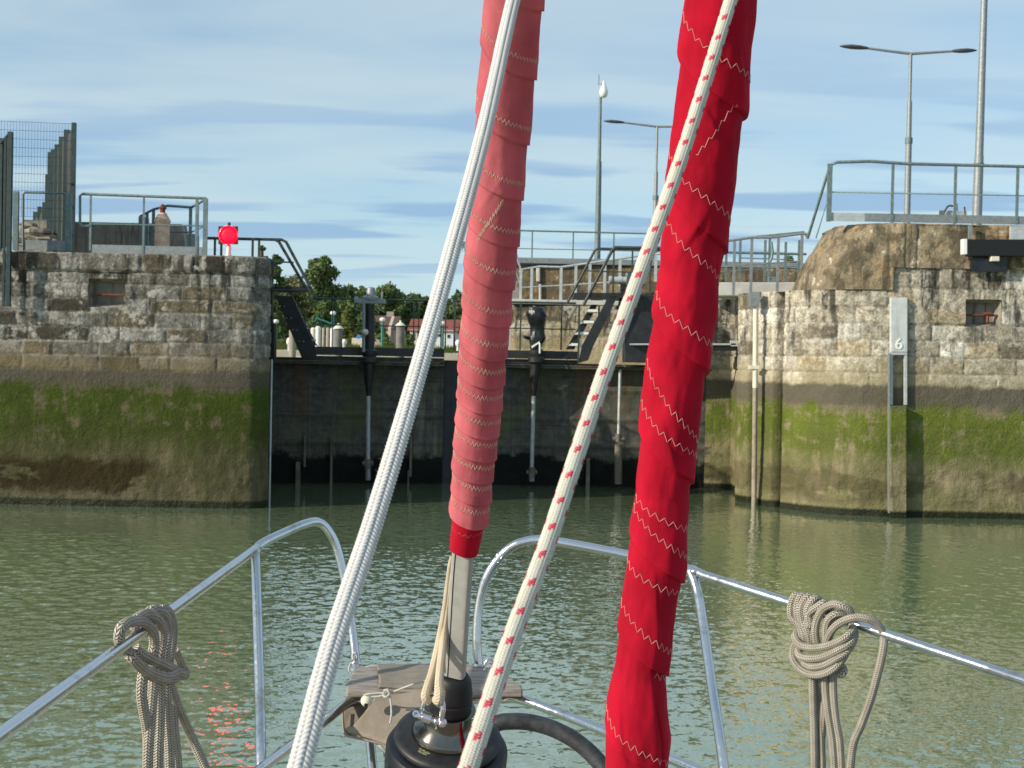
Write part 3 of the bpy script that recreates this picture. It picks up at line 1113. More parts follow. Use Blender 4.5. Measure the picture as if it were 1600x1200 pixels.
railing('pier_railing', 'grey steel railing with toe board along the top of the right pier', 26.15,
        [(1262, 372, 27.6), (1297, 258), (1308, 253.5), (1360, 252), (1420, 256), (1760, 264)],
        [(1297, 256, 346), (1395.5, 256, 348), (1493.5, 258, 350), (1590.5, 261, 351), (1688, 264, 353)],
        0.030, 0.013, 0.026, M['galv_dark'], mids=[[(1275, 372, 27.2), (1297, 300), (1760, 309)]],
        toe=[(1299, 332, 1351, 345, 0, M['galv_light']), (1351, 333, 1700, 346, 0, M['galv'])], r_posts=[0.045, 0.026, 0.026, 0.026, 0.026])
railing('gate_side_railing', 'galvanised railing on the low ledge beside the concrete nose', 28.6,
        [(1118, 379), (1175, 371), (1205, 371), (1254, 365), (1262, 366)],
        [(1148, 376, 461), (1175, 372, 458), (1216.5, 370, 456), (1253.5, 365, 420)],
        0.028, 0.014, 0.028, M['galv'], mids=[[(1118, 418), (1175, 413), (1254, 408)]])
railing('gate_side_railing', 'paler galvanised railing standing behind the first one on the ledge', 32,
        [[(1118, 394), (1260, 397)], [(1182, 370), (1256, 363), (1262, 372)]],
        [(1135, 394, 440), (1157, 372, 440), (1196, 375, 440), (1203, 372, 445), (1228, 378, 440), (1249, 375, 440)],
        0.03, 0.014, 0.028, M['galv_dark'], mids=[[(1155, 403), (1240, 406)], [(1125, 425), (1245, 416)]])
b = MB()
KB = thing('control_box', 'small grey control box with a bent pipe behind the ledge railings', 'control box', W(1207, 441, 30.6))
b.pbox(1203, 432, 1212, 441, 30.5, 0.3)
b.build('box', M['galv_dark'], KB)
b = MB()
b.tube([W(1205, 378, 30.6), W(1207, 392, 30.6), (W(1206, 402, 30.6)), W(1203, 409, 30.6)], 0.03, 8)
b.build('pipe', M['galv_dark'], KB, smooth=60)

railing('quay_railing', 'thin dark railing on the far quay wall around the camera mast', 42.9,
        [(797, 360), (805, 360), (1050, 366), (1130, 368)],
        [(798, 360, 414), (832, 361, 415), (896, 362, 416), (959.5, 364, 417), (1022, 365.5, 418), (1085, 367, 420)],
        0.026, 0.014, 0.022, M['galv_dark'], mids=[[(797, 388), (1130, 395)]])
railing('quay_railing', 'pale galvanised railing on the ledge below the camera mast', 41.9,
        [[(803, 386), (813.5, 421), (843, 416.5), (876, 417.5), (930, 410), (995, 400), (1060, 394)]],
        [(814, 421, 471), (831, 419, 471), (877, 417, 472), (900, 414, 472), (922, 411, 472), (945.5, 408, 472), (969, 404, 440), (1025, 396, 440)],
        0.035, 0.024, 0.042, M['galv_light'], mids=[[(803, 412), (813.5, 449), (877, 446), (950, 441), (1000, 435)]])


# ------------------------------------------------------------------ lamps, camera mast
def W2(x, y, D):
    return W(x, y, D)


def street_lamp(label, D, bx, by, tx, ty, rb, rt, joints, arms, group):
    root = thing('street_lamp', label, 'street lamp', W(bx, by, D), group)
    a, c = W(bx, by, D), W(tx, ty, D)
    c.x = a.x + (c.x - a.x) * 0.25
    pts = [a.lerp(c, f) for f in (0, joints[0], joints[0] + 0.001, joints[1], joints[1] + 0.001, 1)]
    MB().tube(pts, [rb, rb * 0.95, rb * 0.8, rb * 0.75, rt, rt], 14).build('pole', M['galv'], root, smooth=40)
    b = MB()
    pj = a.lerp(c, joints[0])
    b.cyl(pj - Vector((0, 0, 0.09)), pj + Vector((0, 0, 0.09)), rb * 1.2, n=12)
    b.build('collar', M['galv_dark'], root, smooth=40)
    for (ex, ey, hx, hy) in arms:
        e = W(ex, ey, D)
        h = W(hx, hy, D)
        MB().cyl(c, e, 0.05, 0.04, 8).build('arm', M['galv'], root, smooth=40)
        d = (h - e)
        L = d.length
        b = MB()
        n = 8
        prof = [(0, .05, .045), (.12, .09, .06), (.3, .17, .07), (.6, .19, .075), (.85, .13, .05), (1, .03, .02)]
        ux = d.normalized()
        uz = Vector((0, 0, 1))
        uy = ux.cross(uz).normalized()
        uz = uy.cross(ux)
        rings = []
        for (s, w_, h_) in prof:
            ring = []
            for k in range(n):
                an = 2 * math.pi * (k + 0.5) / n
                ring.append(e + d * s + uy * math.cos(an) * w_ + uz * (math.sin(an) * h_ * (1.0 if math.sin(an) > 0 else 0.8)))
            rings += ring
        fs = []
        for i in range(len(prof) - 1):
            for k in range(n):
                fs.append((i * n + k, i * n + (k + 1) % n, (i + 1) * n + (k + 1) % n, (i + 1) * n + k))
        fs += [tuple(range(n - 1, -1, -1)), tuple((len(prof) - 1) * n + k for k in range(n))]
        b.add(rings, fs)
        b.build('lamp_head', M['lamp_head'], root, smooth=50)
    return root


street_lamp('taller double arm street lamp standing left of the tall mast on the right quay', 45, 1417, 350, 1421.5, 84, 0.105, 0.055, (0.49, 0.72), [(1356, 75.5, 1312, 72), (1488, 80, 1526, 79)], 'double arm street lamps')
street_lamp('smaller more distant double arm lamp partly hidden by the red furled sail', 60, 1022, 420, 1027, 198, 0.11, 0.055, (0.50, 0.68), [(975, 191.5, 943, 189), (1078, 198, 1112, 197)], 'double arm street lamps')
CM = thing('camera_mast', 'slim grey mast topped by a white dome camera', 'mast', W(932, 414, 44))
a, c = W(933, 416, 44), W(937.5, 152, 44)
c.x = a.x + (c.x - a.x) * 0.25
MB().tube([a, a.lerp(c, .62), a.lerp(c, .621), c], [0.105, 0.08, 0.06, 0.045], 14).build('pole', M['galv_dark'], CM, smooth=40)
b = MB()
t0 = W(937.5, 152, 44)
t0.x = c.x
b.cyl(t0, t0 + Vector((0, 0, .45)), 0.035, n=10)
b.cyl(t0 + Vector((-.07, 0, .40)), t0 + Vector((-.07, 0, .72)), 0.02, n=8)
b.build('bracket', M['galv'], CM, smooth=40)
b = MB()
b.lathe(t0 + Vector((0.09, -.12, -.02)), (0, 0, 1), [(0.03, -.02), (0.10, 0.02), (0.135, 0.10), (0.14, 0.2), (0.09, 0.33), (0.05, 0.42), (0.03, 0.52)], 16)
b.build('dome_camera', M['white'], CM, smooth=40)
TM = thing('tall_mast', 'very tall tapering grey mast rising out of the picture at right', 'mast', W(1526, 350, 40))
a = W(1526, 352, 40)
MB().tube([a, a + Vector((0.02, 0, 2.0)), a + Vector((0.02, 0, 2.01)), a + Vector((0.10, 0, 12.5))], [0.145, 0.13, 0.12, 0.06], 16).build('pole', M['galv'], TM, smooth=40)
b = MB()
b.cyl(a + Vector((0.015, 0, 1.72)), a + Vector((0.015, 0, 1.80)), 0.155, n=14)
b.build('collar', M['galv_dark'], TM, smooth=40)
# little water standpipe with a hose
SP = thing('standpipe', 'small standpipe with looped hose behind the right pier railing', 'standpipe', W(1492, 345, 26.8))
b = MB()
b.cyl(W(1493, 346, 26.8), W(1492.5, 318, 26.8), 0.05, n=10)
b.box(W(1466, 336, 26.8) - Vector((0, .05, 0.05)), W(1510, 330, 26.8) + Vector((0, .05, 0)))
b.build('pipe', M['galv_light'], SP, smooth=40)
b = MB()
b.tube([W(1490, 322, 26.7), W(1482, 322, 26.7), W(1476, 330, 26.7), W(1472, 340, 26.7)], 0.018, 6, 5)
b.build('hose', M['black_rail'], SP, smooth=True)
b = MB()
b.tube([W(1507, 344, 26.7), W(1508, 333, 26.7), W(1507, 323, 26.7)], 0.015, 6)
b.build('hose', M['black_rail'], SP, smooth=True)

# ------------------------------------------------------------------ left quay furniture
def mesh_panel(name, A, B, zb, zt, mat, parent, step=0.09, rows=10, wr=0.0035):
    """welded wire panel between plan points A and B"""
    A, B = Vector(A), Vector(B)
    L = (B - A).length
    n = max(2, int(L / step))
    b = MB()
    for i in range(n + 1):
        p = A.lerp(B, i / n)
        b.box((p.x - wr, p.y - wr, zb), (p.x + wr, p.y + wr, zt))
    for k in range(rows + 1):
        z = zb + (zt - zb) * k / rows
        b.tube([(A.x, A.y - 0.006, z), (B.x, B.y - 0.006, z)], wr * 1.7, 4)
    return b.build(name, mat, parent)


# tall wire fence across the pier, its end post and the slatted run going away
FN = thing('mesh_fence', 'tall see-through wire mesh fence along the left pier top', 'fence', W(60, 390, 26))
e = W(113, 391, 26.0)
et = W(112.5, 193.5, 26.0)
l = W(-120, 390, 25.7)
lt = W(-120, 184, 25.7)
mesh_panel('mesh_panel', (e.x, e.y, 0), (l.x, l.y, 0), 5.35, et.z, M['green_steel'], FN, 0.055, 11, 0.0019)
b = MB()
b.box((e.x - .035, e.y - .04, 4.6), (e.x + .035, e.y + .04, et.z + .02))
b.build('end_post', M['green_steel'], FN)

FR = thing('slat_fence', 'dark green slatted fence running away behind the wire mesh', 'fence', W(80, 340, 28))
posts = [(105, 203, 26.9), (97, 214, 27.8), (90, 226, 28.8), (84, 234, 29.8), (79, 238, 31), (75, 273, 33), (70, 316, 36), (62, 323, 39), (55, 331, 42)]
prev = (113, 194, 26.0)
for i, (px, py, D) in enumerate(posts):
    t = W(px, py, D)
    q = W(prev[0], prev[1], prev[2])
    b = MB()
    b.box((t.x - .05, t.y - .05, 4.5), (t.x + .05, t.y + .05, t.z))
    b.build('post', M['green_steel'], FR)
    b = MB()
    b.prism([(t.x, t.y, 4.9), (q.x, q.y, 4.9), (q.x, q.y, min(t.z, q.z) - .08), (t.x, t.y, min(t.z, q.z) - .08)], (0.03, 0, 0))
    b.build('slat_panel', M['green_slat'], FR)
    prev = (px, py, D)

FO = thing('outboard_fence', 'dark green fence wing bolted to the face of the left pier', 'fence', W(10, 480, 24.8))
for (px, pt, pb, D, w) in ((16.5, 206, 479, 24.75, .038), (9, 214, 479, 24.85, .02), (2.5, 216, 425, 25.2, .03)):
    a, c = W(px, pt, D), W(px - 2, pb, D)
    b = MB()
    b.box((a.x - w, a.y - w, c.z), (a.x + w, a.y + w, a.z))
    b.build('post', M['green_steel'], FO)
b = MB()
a, c = W(14, 216, 24.8), W(3, 400, 25.3)
b.prism([(a.x, a.y, 4.7), (c.x, c.y, 4.7), (c.x, c.y, a.z), (a.x, a.y, a.z)], (0.0, 0.03, 0))
b.build('slat_panel', M['green_slat'], FO)
b = MB()
b.tube([W(16, 207, 24.75), W(1, 224, 25.2), W(-14, 238, 25.6)], 0.025, 6)
b.build('top_bar', M['green_steel'], FO)

railing('swing_gate', 'small galvanised tube gate in front of the wire mesh fence', 25.7,
        [[(36, 392), (36, 304), (39, 300.5), (102, 302), (105, 305), (105, 392)]],
        [(25.5, 299, 391), (108, 303, 392)], 0.022, 0.012, 0.045, M['galv_dark'], mids=[[(36, 344), (104, 345.5)]],
        toe=[(34, 375, 103, 390, 0, M['galv'])], r_posts=[0.05, 0.055], thing_cat='gate')
railing('pier_railing', 'grey green railing with toe board along the left pier edge', 25.35,
        [[(140, 353), (128, 353), (125, 349), (125, 306), (129, 303), (322, 310)]],
        [(142, 304, 392), (225, 308, 397), (308, 310, 399), (321.5, 310, 400)],
        0.026, 0.014, 0.018, M['galv_dark'], mids=[[(142, 350), (321, 353)]],
        toe=[(143, 382, 224, 396, 0, M['galv']), (226, 384, 307, 397, 0, M['galv']), (309, 386, 321, 399, 0, M['galv'])], r_posts=[0.018, 0.018, 0.024, 0.04])
railing('pier_railing', 'second grey green railing behind the peeling pink bollard', 27.5,
        [[(322, 311, 25.4), (299, 324), (262, 321.5), (240, 327, 28.5), (219, 338, 31)]],
        [(298, 324, 398), (240, 327, 396, 28.5), (230, 332, 396, 29.5), (222, 337, 396, 31), (308.5, 318, 398, 26.4)],
        0.026, 0.016, 0.03, M['galv_dark'], mids=[[(320, 353, 25.4), (299, 363), (240, 361, 28.5), (222, 366, 31)]])
b = MB()
b.pbox(216, 338, 226, 397, 30, 0.4)
tag(b.build('electric_cabinet', M['galv'], None, bevel=0.02), 'taller narrow grey cabinet left of the pink bollard', 'cabinet')
b = MB()
b.pbox(292, 365, 305, 398, 29, 0.4)
tag(b.build('electric_cabinet', M['galv'], None, bevel=0.02), 'short grey cabinet low behind the railing right of the pink bollard', 'cabinet')

# concrete wall with sloping end
b = MB()
D = 31.0
A = [W(20, 400, D), W(292, 404, D), W(284, 350, D), (W(60, 345, D)), W(34, 343, D)]
b.prism(A, (0, 0.5, 0))
tag(b.build('concrete_wall', M['concrete'], None, bevel=0.02), 'low stained concrete wall behind the left pier railings', 'wall')
random.seed(4)
b = MB()
for (x, y, r) in ((44, 352, .16), (58, 362, .24), (52, 372, .22), (70, 372, .2), (36, 374, .2), (84, 376, .14), (48, 384, .2)):
    k0 = len(b.v)
    b.ball(W(x, y, 28.5), r, 7, 5, (1.3, 1, .42))
    cq = W(x, y, 28.5)
    for q in range(k0, len(b.v)):
        kk = .75 + .5 * random.random()
        b.v[q] = tuple(cq[m_] + (b.v[q][m_] - cq[m_]) * kk for m_ in range(3))
tag(b.build('rubble', M['concrete'], None), 'heap of pale broken concrete lumps behind the small gate', kind='stuff')

# peeling pink bollard
PB = thing('bollard', 'peeling pink and cream bollard with a rusty knob on the left pier', 'bollard', W(253, 398, 26.3))
base = W(253, 398, 26.3)
b = MB()
b.lathe(base, (0, 0, 1), [(0.142, 0), (0.140, 0.55), (0.142, 0.60), (0.155, 0.62), (0.155, 0.66), (0.135, 0.69), (0.095, 0.76), (0.075, 0.80)], 24)
b.build('body', M['terracotta'], PB, smooth=35)
b = MB()
b.lathe(base + Vector((0, 0, .80)), (0, 0, 1), [(0.05, 0), (0.05, 0.07), (0.075, 0.075), (0.075, 0.1), (0.045, 0.12), (0.04, 0.15), (0.02, 0.165)], 16)
b.build('knob', M['rust'], PB, smooth=35)

# red signal
SG = thing('signal_light', 'lit round red signal light on a black square board on the pier', 'signal light', W(357, 402, 25.4))
b = MB()
b.cyl(W(357, 404, 25.5), W(357.5, 384, 25.5), 0.045, n=12)
b.cyl(W(357, 404, 25.5), W(357, 398, 25.5), 0.06, n=12)
b.build('base_post', M['white'], SG, smooth=40)
b = MB()
b.cyl(W(357.4, 386, 25.5), W(358, 347.5, 25.5), 0.028, n=12)
b.build('upper_post', M['black_steel'], SG, smooth=40)
b = MB()
b.pbox(341, 353.5, 371.5, 381.5, 25.42, 0.04)
b.build('backboard', M['black_steel'], SG, bevel=0.004)
b = MB()
cc = W(357, 367.5, 25.40)
b.lathe(cc, (0, -1, 0), [(0.168, -0.02), (0.168, 0.05), (0.158, 0.055), (0.158, 0.03)], 40, caps=False)
b.build('highlight_ring', M['red_lens'], SG, smooth=40)  # ring glows to draw the highlight round the lens, no lamp itself
b = MB()
b.lathe(cc, (0, -1, 0), [(0.155, 0.0), (0.155, 0.02), (0.11, 0.04), (0.05, 0.048), (0.0, 0.05)], 40)
b.build('lens', M['red_lens'], SG, smooth=40)

# dark handrail leading down to the gate
railing('stair_handrail', 'black handrail leading from the left pier down to the gate walkway', 27.6,
        [[(322, 372), (440, 374.5), (447, 378), (494, 466)], [(430, 374.5), (436, 378), (478, 450)]],
        [(336, 373, 402), (346, 373, 402), (395, 374, 405), (405, 374, 405)],
        0.030, 0.016, 0.022, M['black_rail'], mids=[[(427, 409), (459, 410)], [(424, 453), (482, 454)]], thing_cat='handrail')
b = MB()
b.pbox(424, 448, 480, 455, 28, 0.5)
tag(b.build('landing_plate', M['black_steel'], None), 'black landing plate at the head of the left stairs', 'landing')

# ------------------------------------------------------------------ lock gate leaves
def m_gate():
    m, t, p = new_mat('wet_weedy_gate', rough=0.75, spec=0.25)
    pos = t.n.new('ShaderNodeNewGeometry').outputs['Position']
    x, y, z = t.sep(pos)
    a = t.noise(pos, 1.1, 5, 0.65)
    b_ = t.noise(pos, 5, 5, 0.7)
    s = t.noise(t.vmul(pos, (5, 5, 0.5)), 1.0, 5, 0.65)
    hz = t.noise(t.vmul(pos, (0.5, 0.5, 9)), 1.0, 3, 0.6)
    c = t.mix(t.sm(b_, 0.3, 0.7), (0.050, 0.050, 0.046), (0.115, 0.108, 0.092))
    c = t.mix(t.sm(a, 0.45, 0.7, 0, 0.75), c, (0.095, 0.105, 0.042))
    c = t.mix(t.math('MULTIPLY', t.sm(s, 0.52, 0.68, 0, 0.6), t.sm(z, 2.6, 1.8)), c, (0.20, 0.19, 0.15))
    c = t.mix(t.sm(hz, 0.58, 0.72, 0, 0.5), c, (0.015, 0.017, 0.012))
    rs_ = t.noise(t.vmul(pos, (3.2, 3.2, 0.35)), 1.0, 4, 0.6, 0.6)
    c = t.mix(t.math('MULTIPLY', t.sm(rs_, 0.56, 0.66, 0, 0.55), t.sm(z, 1.0, 2.3)), c, (0.14, 0.065, 0.03))
    pl = t.math('ABSOLUTE', t.math('SUBTRACT', t.math('FRACT', t.math('MULTIPLY', x, 3.1)), 0.5))
    c = t.mix(t.math('MULTIPLY', t.sm(pl, 0.46, 0.49, 0, 0.5), t.sm(b_, 0.35, 0.6)), c, (0.02, 0.02, 0.017))
    zb = t.math('ADD', z, t.math('MULTIPLY', t.math('SUBTRACT', a, 0.5), 1.1))
    c = t.mix(t.sm(zb, 0.72, 0.58), c, (0.004, 0.005, 0.003))  # black band painted over the foot: weed stain and the dark void beneath
    t.link(c, p.inputs['Base Color'])
    t.link(t.bump(b_, 0.8, 0.03), p.inputs['Normal'])
    return m


M['gate'] = m_gate()
M['old_timber'] = m_noisy('pale_wet_timber', (0.12, 0.105, 0.08), (0.20, 0.18, 0.14), 4, 0.85, 0, 0.6, 0.02, streak=(0.05, 0.05, 0.03))
GY0, GYM, GY1 = 29.9, 31.0, 31.1
xm = X_at(705, GYM)
LL = thing('lock_gate', 'left leaf of the dark weedy lock gate with a grey actuator head', 'gate leaf', (-4, 30.4, 0), 'leaves of the lock gate')
LR = thing('lock_gate', 'right leaf of the dark weedy lock gate with a tarp wrapped actuator', 'gate leaf', (1.5, 31, 0), 'leaves of the lock gate')


def leaf(root, x0, y0, x1, y1, z1, seed):
    n = int(abs(x1 - x0) / 0.05)
    mz = int((z1 + 1) / 0.05)
    us = np.linspace(0, 1, n)
    zs_ = np.linspace(-1, z1, mz)
    U, Z = np.meshgrid(us, zs_, indexing='ij')
    X = x0 + (x1 - x0) * U
    Y = y0 + (y1 - y0) * U
    P3 = np.stack([X.ravel(), Y.ravel(), Z.ravel()], 1)
    d = (fbm(P3 * 3, 4, seed).reshape(U.shape) - 0.5) * 0.10
    ribs = np.where((np.abs((Z % 0.62) - 0.31) < 0.05) & (Z > 0.8), 0.035, 0)
    Y = Y - d - ribs
    np_mesh('gate_panel', np.stack([X.ravel(), Y.ravel(), Z.ravel()], 1), grid_faces(n, mz), M['gate'], root)
    b = MB()
    b.add([(x0, y0 - .1, z1), (x1, y1 - .1, z1), (x1, y1 + .5, z1), (x0, y0 + .5, z1)], [(0, 1, 2, 3)])
    b.add([(x0, y0 + .5, z1), (x1, y1 + .5, z1), (x1, y1 + .5, -1), (x0, y0 + .5, -1)], [(0, 1, 2, 3)])
    b.build('gate_back', M['gate'], root)


leaf(LL, -7.1, GY0, xm - 0.16, GYM, 2.80, 3)
leaf(LR, xm + 0.20, GYM, 4.6, GY1, 2.78, 7)
# mitre posts
b = MB()
b.box((xm - .18, GYM + .05, -1), (xm + .018, GYM + .4, 2.8))
b.build('mitre_post', M['black_steel'], LL)
b = MB()
b.box((xm + .02, GYM + .03, -1), (xm + .22, GYM + .4, 2.8))
b.build('mitre_post', M['black_steel'], LR)


def gpt(px, py, off=0.0):
    """pixel on the gate's front plane"""
    D = GY0 + (GYM - GY0) * min(1, max(0, (px - 300) / 405)) if px < 705 else GYM
    return W(px, py, D - off)


def gbar(root, name, x0, y0, x1, y1, off, depth, mat):
    """bar across the gate: y0..y1 at x0, following the roll of the picture"""
    sl_ = (x1 - x0) * 0.02
    A = [gpt(x0, y1, off), gpt(x1, y1 + sl_, off), gpt(x1, y0 + sl_, off), gpt(x0, y0, off)]
    b = MB().prism(A, (0, depth, 0))
    return b.build(name, mat, root)


for root, xa, xb in ((LL, 380, 694), (LR, 716, 1112)):
    dy = (xa - 420) * 0.02
    if root is LL:
        gbar(root, 'walkway_beam', 478, 541, xb, 554, 0.30, 0.08, M['black_steel'])
        gbar(root, 'lower_beam', 478, 555.5, xb, 563, 0.22, 0.08, M['gate'])
    else:
        gbar(root, 'walkway_beam', xa, 545.5, 905, 558, 0.30, 0.08, M['black_steel'])
        gbar(root, 'lower_beam', xa, 559, 905, 568, 0.22, 0.08, M['black_steel'])
    gbar(root, 'walkway_deck', xa, 563.5 + dy, xb, 567 + dy, 0.34, 0.9, M['gate'])
    gbar(root, 'flange_strip', xa + 30, 562.2 + dy, xb - 6, 563.4 + dy, 0.36, 0.05, M['old_timber'])


def rail_on(root, x0, x1, ytop, ymid, posts, r=0.022):
    MB().tube([gpt(x0, ytop, .3), gpt(x1, ytop + (x1 - x0) * .02, .3)], r, 8).build('handrail', M['black_rail'], root, smooth=60)
    MB().tube([gpt(x0, ymid, .3), gpt(x1, ymid + (x1 - x0) * .02, .3)], r * .6, 6).build('mid_rail', M['black_rail'], root, smooth=60)
    for p in posts:
        a = gpt(p[0], p[1], .3)
        c = gpt(p[0], p[2], .3)
        w_ = p[3] if len(p) > 3 else .018
        MB().box((a.x - w_, a.y - .012, c.z), (a.x + w_, a.y + .012, a.z)).build('rail_post', M['black_rail'], root)


rail_on(LL, 488, 700, 466.0, 507, [(647, 469, 545, .012), (655, 469, 545, .012), (697, 470, 545, .016), (712 - 22, 470, 545, .012), (520, 466, 545, .01)])
rail_on(LR, 708, 900, 470, 511, [(711, 470, 546, .022), (756, 471, 548, .012), (814, 474, 547), (878, 474, 547), (905, 476, 565), (936, 478, 503)])
# pale vertical timbers low on the gate
for root, px, y0, y1, w in ((LL, 465, 722, 768, 8), (LL, 518, 678, 768, 4), (LL, 476, 680, 720, 3), (LL, 642, 680, 735, 4), (LL, 638, 735, 770, 3), (LR, 919, 716, 772, 7), (LR, 1060, 700, 772, 6)):
    a, c = gpt(px, y0, .14), gpt(px, y1 + 10, .14)
    ww = w / 2 / F * 31
    b = MB()
    b.prism([(a.x - ww * .8, a.y, c.z), (a.x + ww * 1.1, a.y, c.z), (a.x + ww * .8, a.y, a.z), (a.x - ww * .7, a.y, a.z)], (0, .1, 0))
    b.build('fender_timber', M['old_timber'], root, bevel=.01)


M['galv_rod'] = m_noisy('dull_galvanised_rod', (0.34, 0.36, 0.37), (0.46, 0.48, 0.48), 9, 0.5, 0.1, 0.1)


def paddle_gear(root, px, dpx, rod_top, rod_bot, gear_y, end_y):
    """rod, guide and gear hanging on the face of the leaf"""
    b = MB()
    b.tube([gpt(px, 556, .5), gpt(px - dpx * .5, 590, .45), gpt(px - dpx * .6, rod_top, .38)], [.12, .10, .05], 12)
    b.build('rod_sleeve', M['black_steel'], root, smooth=40)
    b = MB()
    b.cyl(gpt(px - dpx * .6, rod_top, .38), gpt(px - dpx, rod_bot, .38), .045, n=12)
    b.build('paddle_rod', M['galv_rod'], root, smooth=40)
    b = MB()
    g0 = gpt(px - dpx, gear_y, .38)
    b.cyl(g0 - Vector((.12, 0, 0)), g0 + Vector((.12, 0, 0)), .05, n=10)
    b.cyl(g0 + Vector((0, 0, .1)), g0 - Vector((0, 0, .1)), .08, n=12)
    b.build('rod_guide', M['old_timber'], root, smooth=40)
    b = MB()
    b.cyl(gpt(px - dpx, gear_y + 6, .36), gpt(px - dpx, end_y, .36), .06, n=12)
    b.build('rod_end', M['galv'], root, smooth=40)
    b = MB()
    b.lathe(gpt(px, 568, .5), (0, 0, 1), [(.14, 0), (.19, .03), (.19, .12), (.15, .16), (.17, .2), (.17, .28), (.12, .33)], 18)
    b.build('collar', M['black_steel'], root, smooth=35)


paddle_gear(LL, 577, 2, 618, 718, 724, 750)
paddle_gear(LR, 838, 7, 618, 730, 738, 752)
# grey actuator head on its black column
c0 = gpt(577, 545, .5)
b = MB()
b.tube([gpt(577, 552, .5), gpt(577.5, 476, .5)], .115, 14)
b.build('actuator_column', M['black_steel'], LL, smooth=40)
b = MB()
b.tube([gpt(568, 550, .68), gpt(568.5, 473, .68)], .035, 8)
b.build('conduit', M['galv'], LL, smooth=40)
b = MB()
h0 = gpt(578, 474, .5)
b.box(h0 + Vector((-.33, -.14, .0)), h0 + Vector((.34, .14, .09)))
b.lathe(h0 + Vector((0.02, 0, .08)), (0, 0, 1), [(.19, 0), (.19, .05), (.11, .10), (.10, .20), (.08, .26), (.03, .28)], 16)
b.cyl(h0 + Vector((-.34, 0, .05)), h0 + Vector((-.25, 0, .05)), .09, n=12)
b.box(h0 + Vector((.24, -.03, -.02)), h0 + Vector((.28, .03, .27)))
b.build('actuator_head', M['galv'], LL, smooth=35)
b = MB()
b.tube([h0 + Vector((-.28, -.1, .0)), h0 + Vector((-.27, -.14, -.14)), h0 + Vector((-.16, -.16, -.17)), h0 + Vector((-.08, -.14, -.05))], .014, 6, 5)
b.tube([h0 + Vector((.2, -.1, .0)), h0 + Vector((.18, -.14, -.10)), h0 + Vector((.29, -.14, -.17)), h0 + Vector((.34, -.14, -.2))], .014, 6, 5)
b.build('cable', M['galv'], LL, smooth=True)
b = MB()
b.ball(gpt(571, 519, .75), .07, 10, 6)
b.build('round_cover', M['cream_plastic'], LL, smooth=True)
# tarp wrapped actuator
b = MB()
n, mm = 28, 40
vs, fs = [], []
rnd = random.Random(8)
for i in range(mm + 1):
    s = i / mm
    z = gpt(838, 545 - s * 67, .5)
    cx = z.x + math.sin(s * 5) * .03 + (s - .5) * .06
    r = .11 + .13 * math.exp(-((s - .78) / .26) ** 2) + .05 * math.exp(-((s - .25) / .15) ** 2)
    if s > .97:
        r *= .5
    for k in range(n):
        a = 2 * math.pi * k / n
        w_ = 1 + .12 * math.sin(2 * a + 6 * s) + .07 * math.sin(5 * a + 9 * s) * math.sin(7 * s + 2 * a) + .04 * math.sin(9 * a - 17 * s)
        vs.append((cx + math.cos(a) * r * w_, z.y + math.sin(a) * r * w_, z.z))
for i in range(mm):
    for k in range(n):
        fs.append((i * n + k, i * n + (k + 1) % n, (i + 1) * n + (k + 1) % n, (i + 1) * n + k))
fs.append(tuple(mm * n + k for k in range(n)))
b.add(vs, fs)
b.tube([gpt(826, 528, .5), gpt(819, 526, .6)], .04, 6)
b.build('wrapped_actuator', M['black_tarp'], LR, smooth=50)
b = MB()
b.cyl(gpt(843.5, 552, .7), gpt(843.5, 536, .7), .02, n=8)
b.prism([gpt(830, 541, .68), gpt(843, 533, .68), gpt(843, 536, .68), gpt(831, 544, .68)], (0, .03, 0))
b.build('warning_bracket', M['white'], LR)
# third paddle rod
b = MB()
b.cyl(gpt(969, 578, .38), gpt(966.5, 680, .38), .036, n=12)
b.build('paddle_rod', M['galv_light'], LR, smooth=40)
b = MB()
b.cyl(gpt(966.3, 694, .38), gpt(965.8, 756, .38), .085, n=14)
g0 = gpt(966.4, 686, .38)
b.cyl(g0 - Vector((.13, 0, 0)), g0 + Vector((.13, 0, 0)), .05, n=10)
b.cyl(g0 + Vector((0, 0, .12)), g0 - Vector((0, 0, .06)), .07, n=12)
b.build('rod_sleeve', M['old_timber'], LR, smooth=40)
gbar(LR, 'bracket_plate', 948, 570, 992, 573, .5, .5, M['old_timber'])

# black machinery casing behind the stairs, motor on top
MC = thing('machinery_casing', 'large black steel casing between the stairs and the red sail', 'casing', W(1040, 570, 30.4))
b = MB()
sl_ = 2
b.prism([W(976, 566, 30.2), W(1046, 568, 30.2), W(1046, 463, 30.2), W(1000, 461, 30.2), W(976, 476, 30.2)], (0, .7, 0))
b.build('panel', M['black_steel'], MC, bevel=.01)
b = MB()
b.pbox(985, 536.5, 1150, 539, 30.0, .15)
b.pbox(1142, 532, 1152, 541, 30.0, .15)
b.build('locking_bar', M['galv_light'], MC)
b = MB()
b.pbox(1100, 540, 1152, 548, 30.05, .5)
b.build('arm', M['black_void'], MC)
b = MB()
b.prism([W(962, 480, 30.3), W(978, 468, 30.3), W(978, 500, 30.3), W(972, 500, 30.3), (W(970, 486, 30.3))], (0, .3, 0))
b.build('support_post', M['black_steel'], MC)
MO = thing('electric_motor', 'grey cylindrical motor mounted above the black casing', 'motor', W(965, 470, 30.4))
b = MB()
b.cyl(W(953, 437.5, 30.3), W(981, 438, 30.3), .075, n=18)
b.cyl(W(951.5, 437.5, 30.3), W(955, 437.5, 30.3), .09, n=18)
b.cyl(W(966, 437.5, 30.3), W(972, 437.5, 30.3), .085, n=18)
b.build('motor_body', M['galv_light'], MO, smooth=35)
b = MB()
b.pbox(979, 425, 993, 446, 30.2, .3)
b.build('gearbox', M['galv'], MO, bevel=.02)
b = MB()
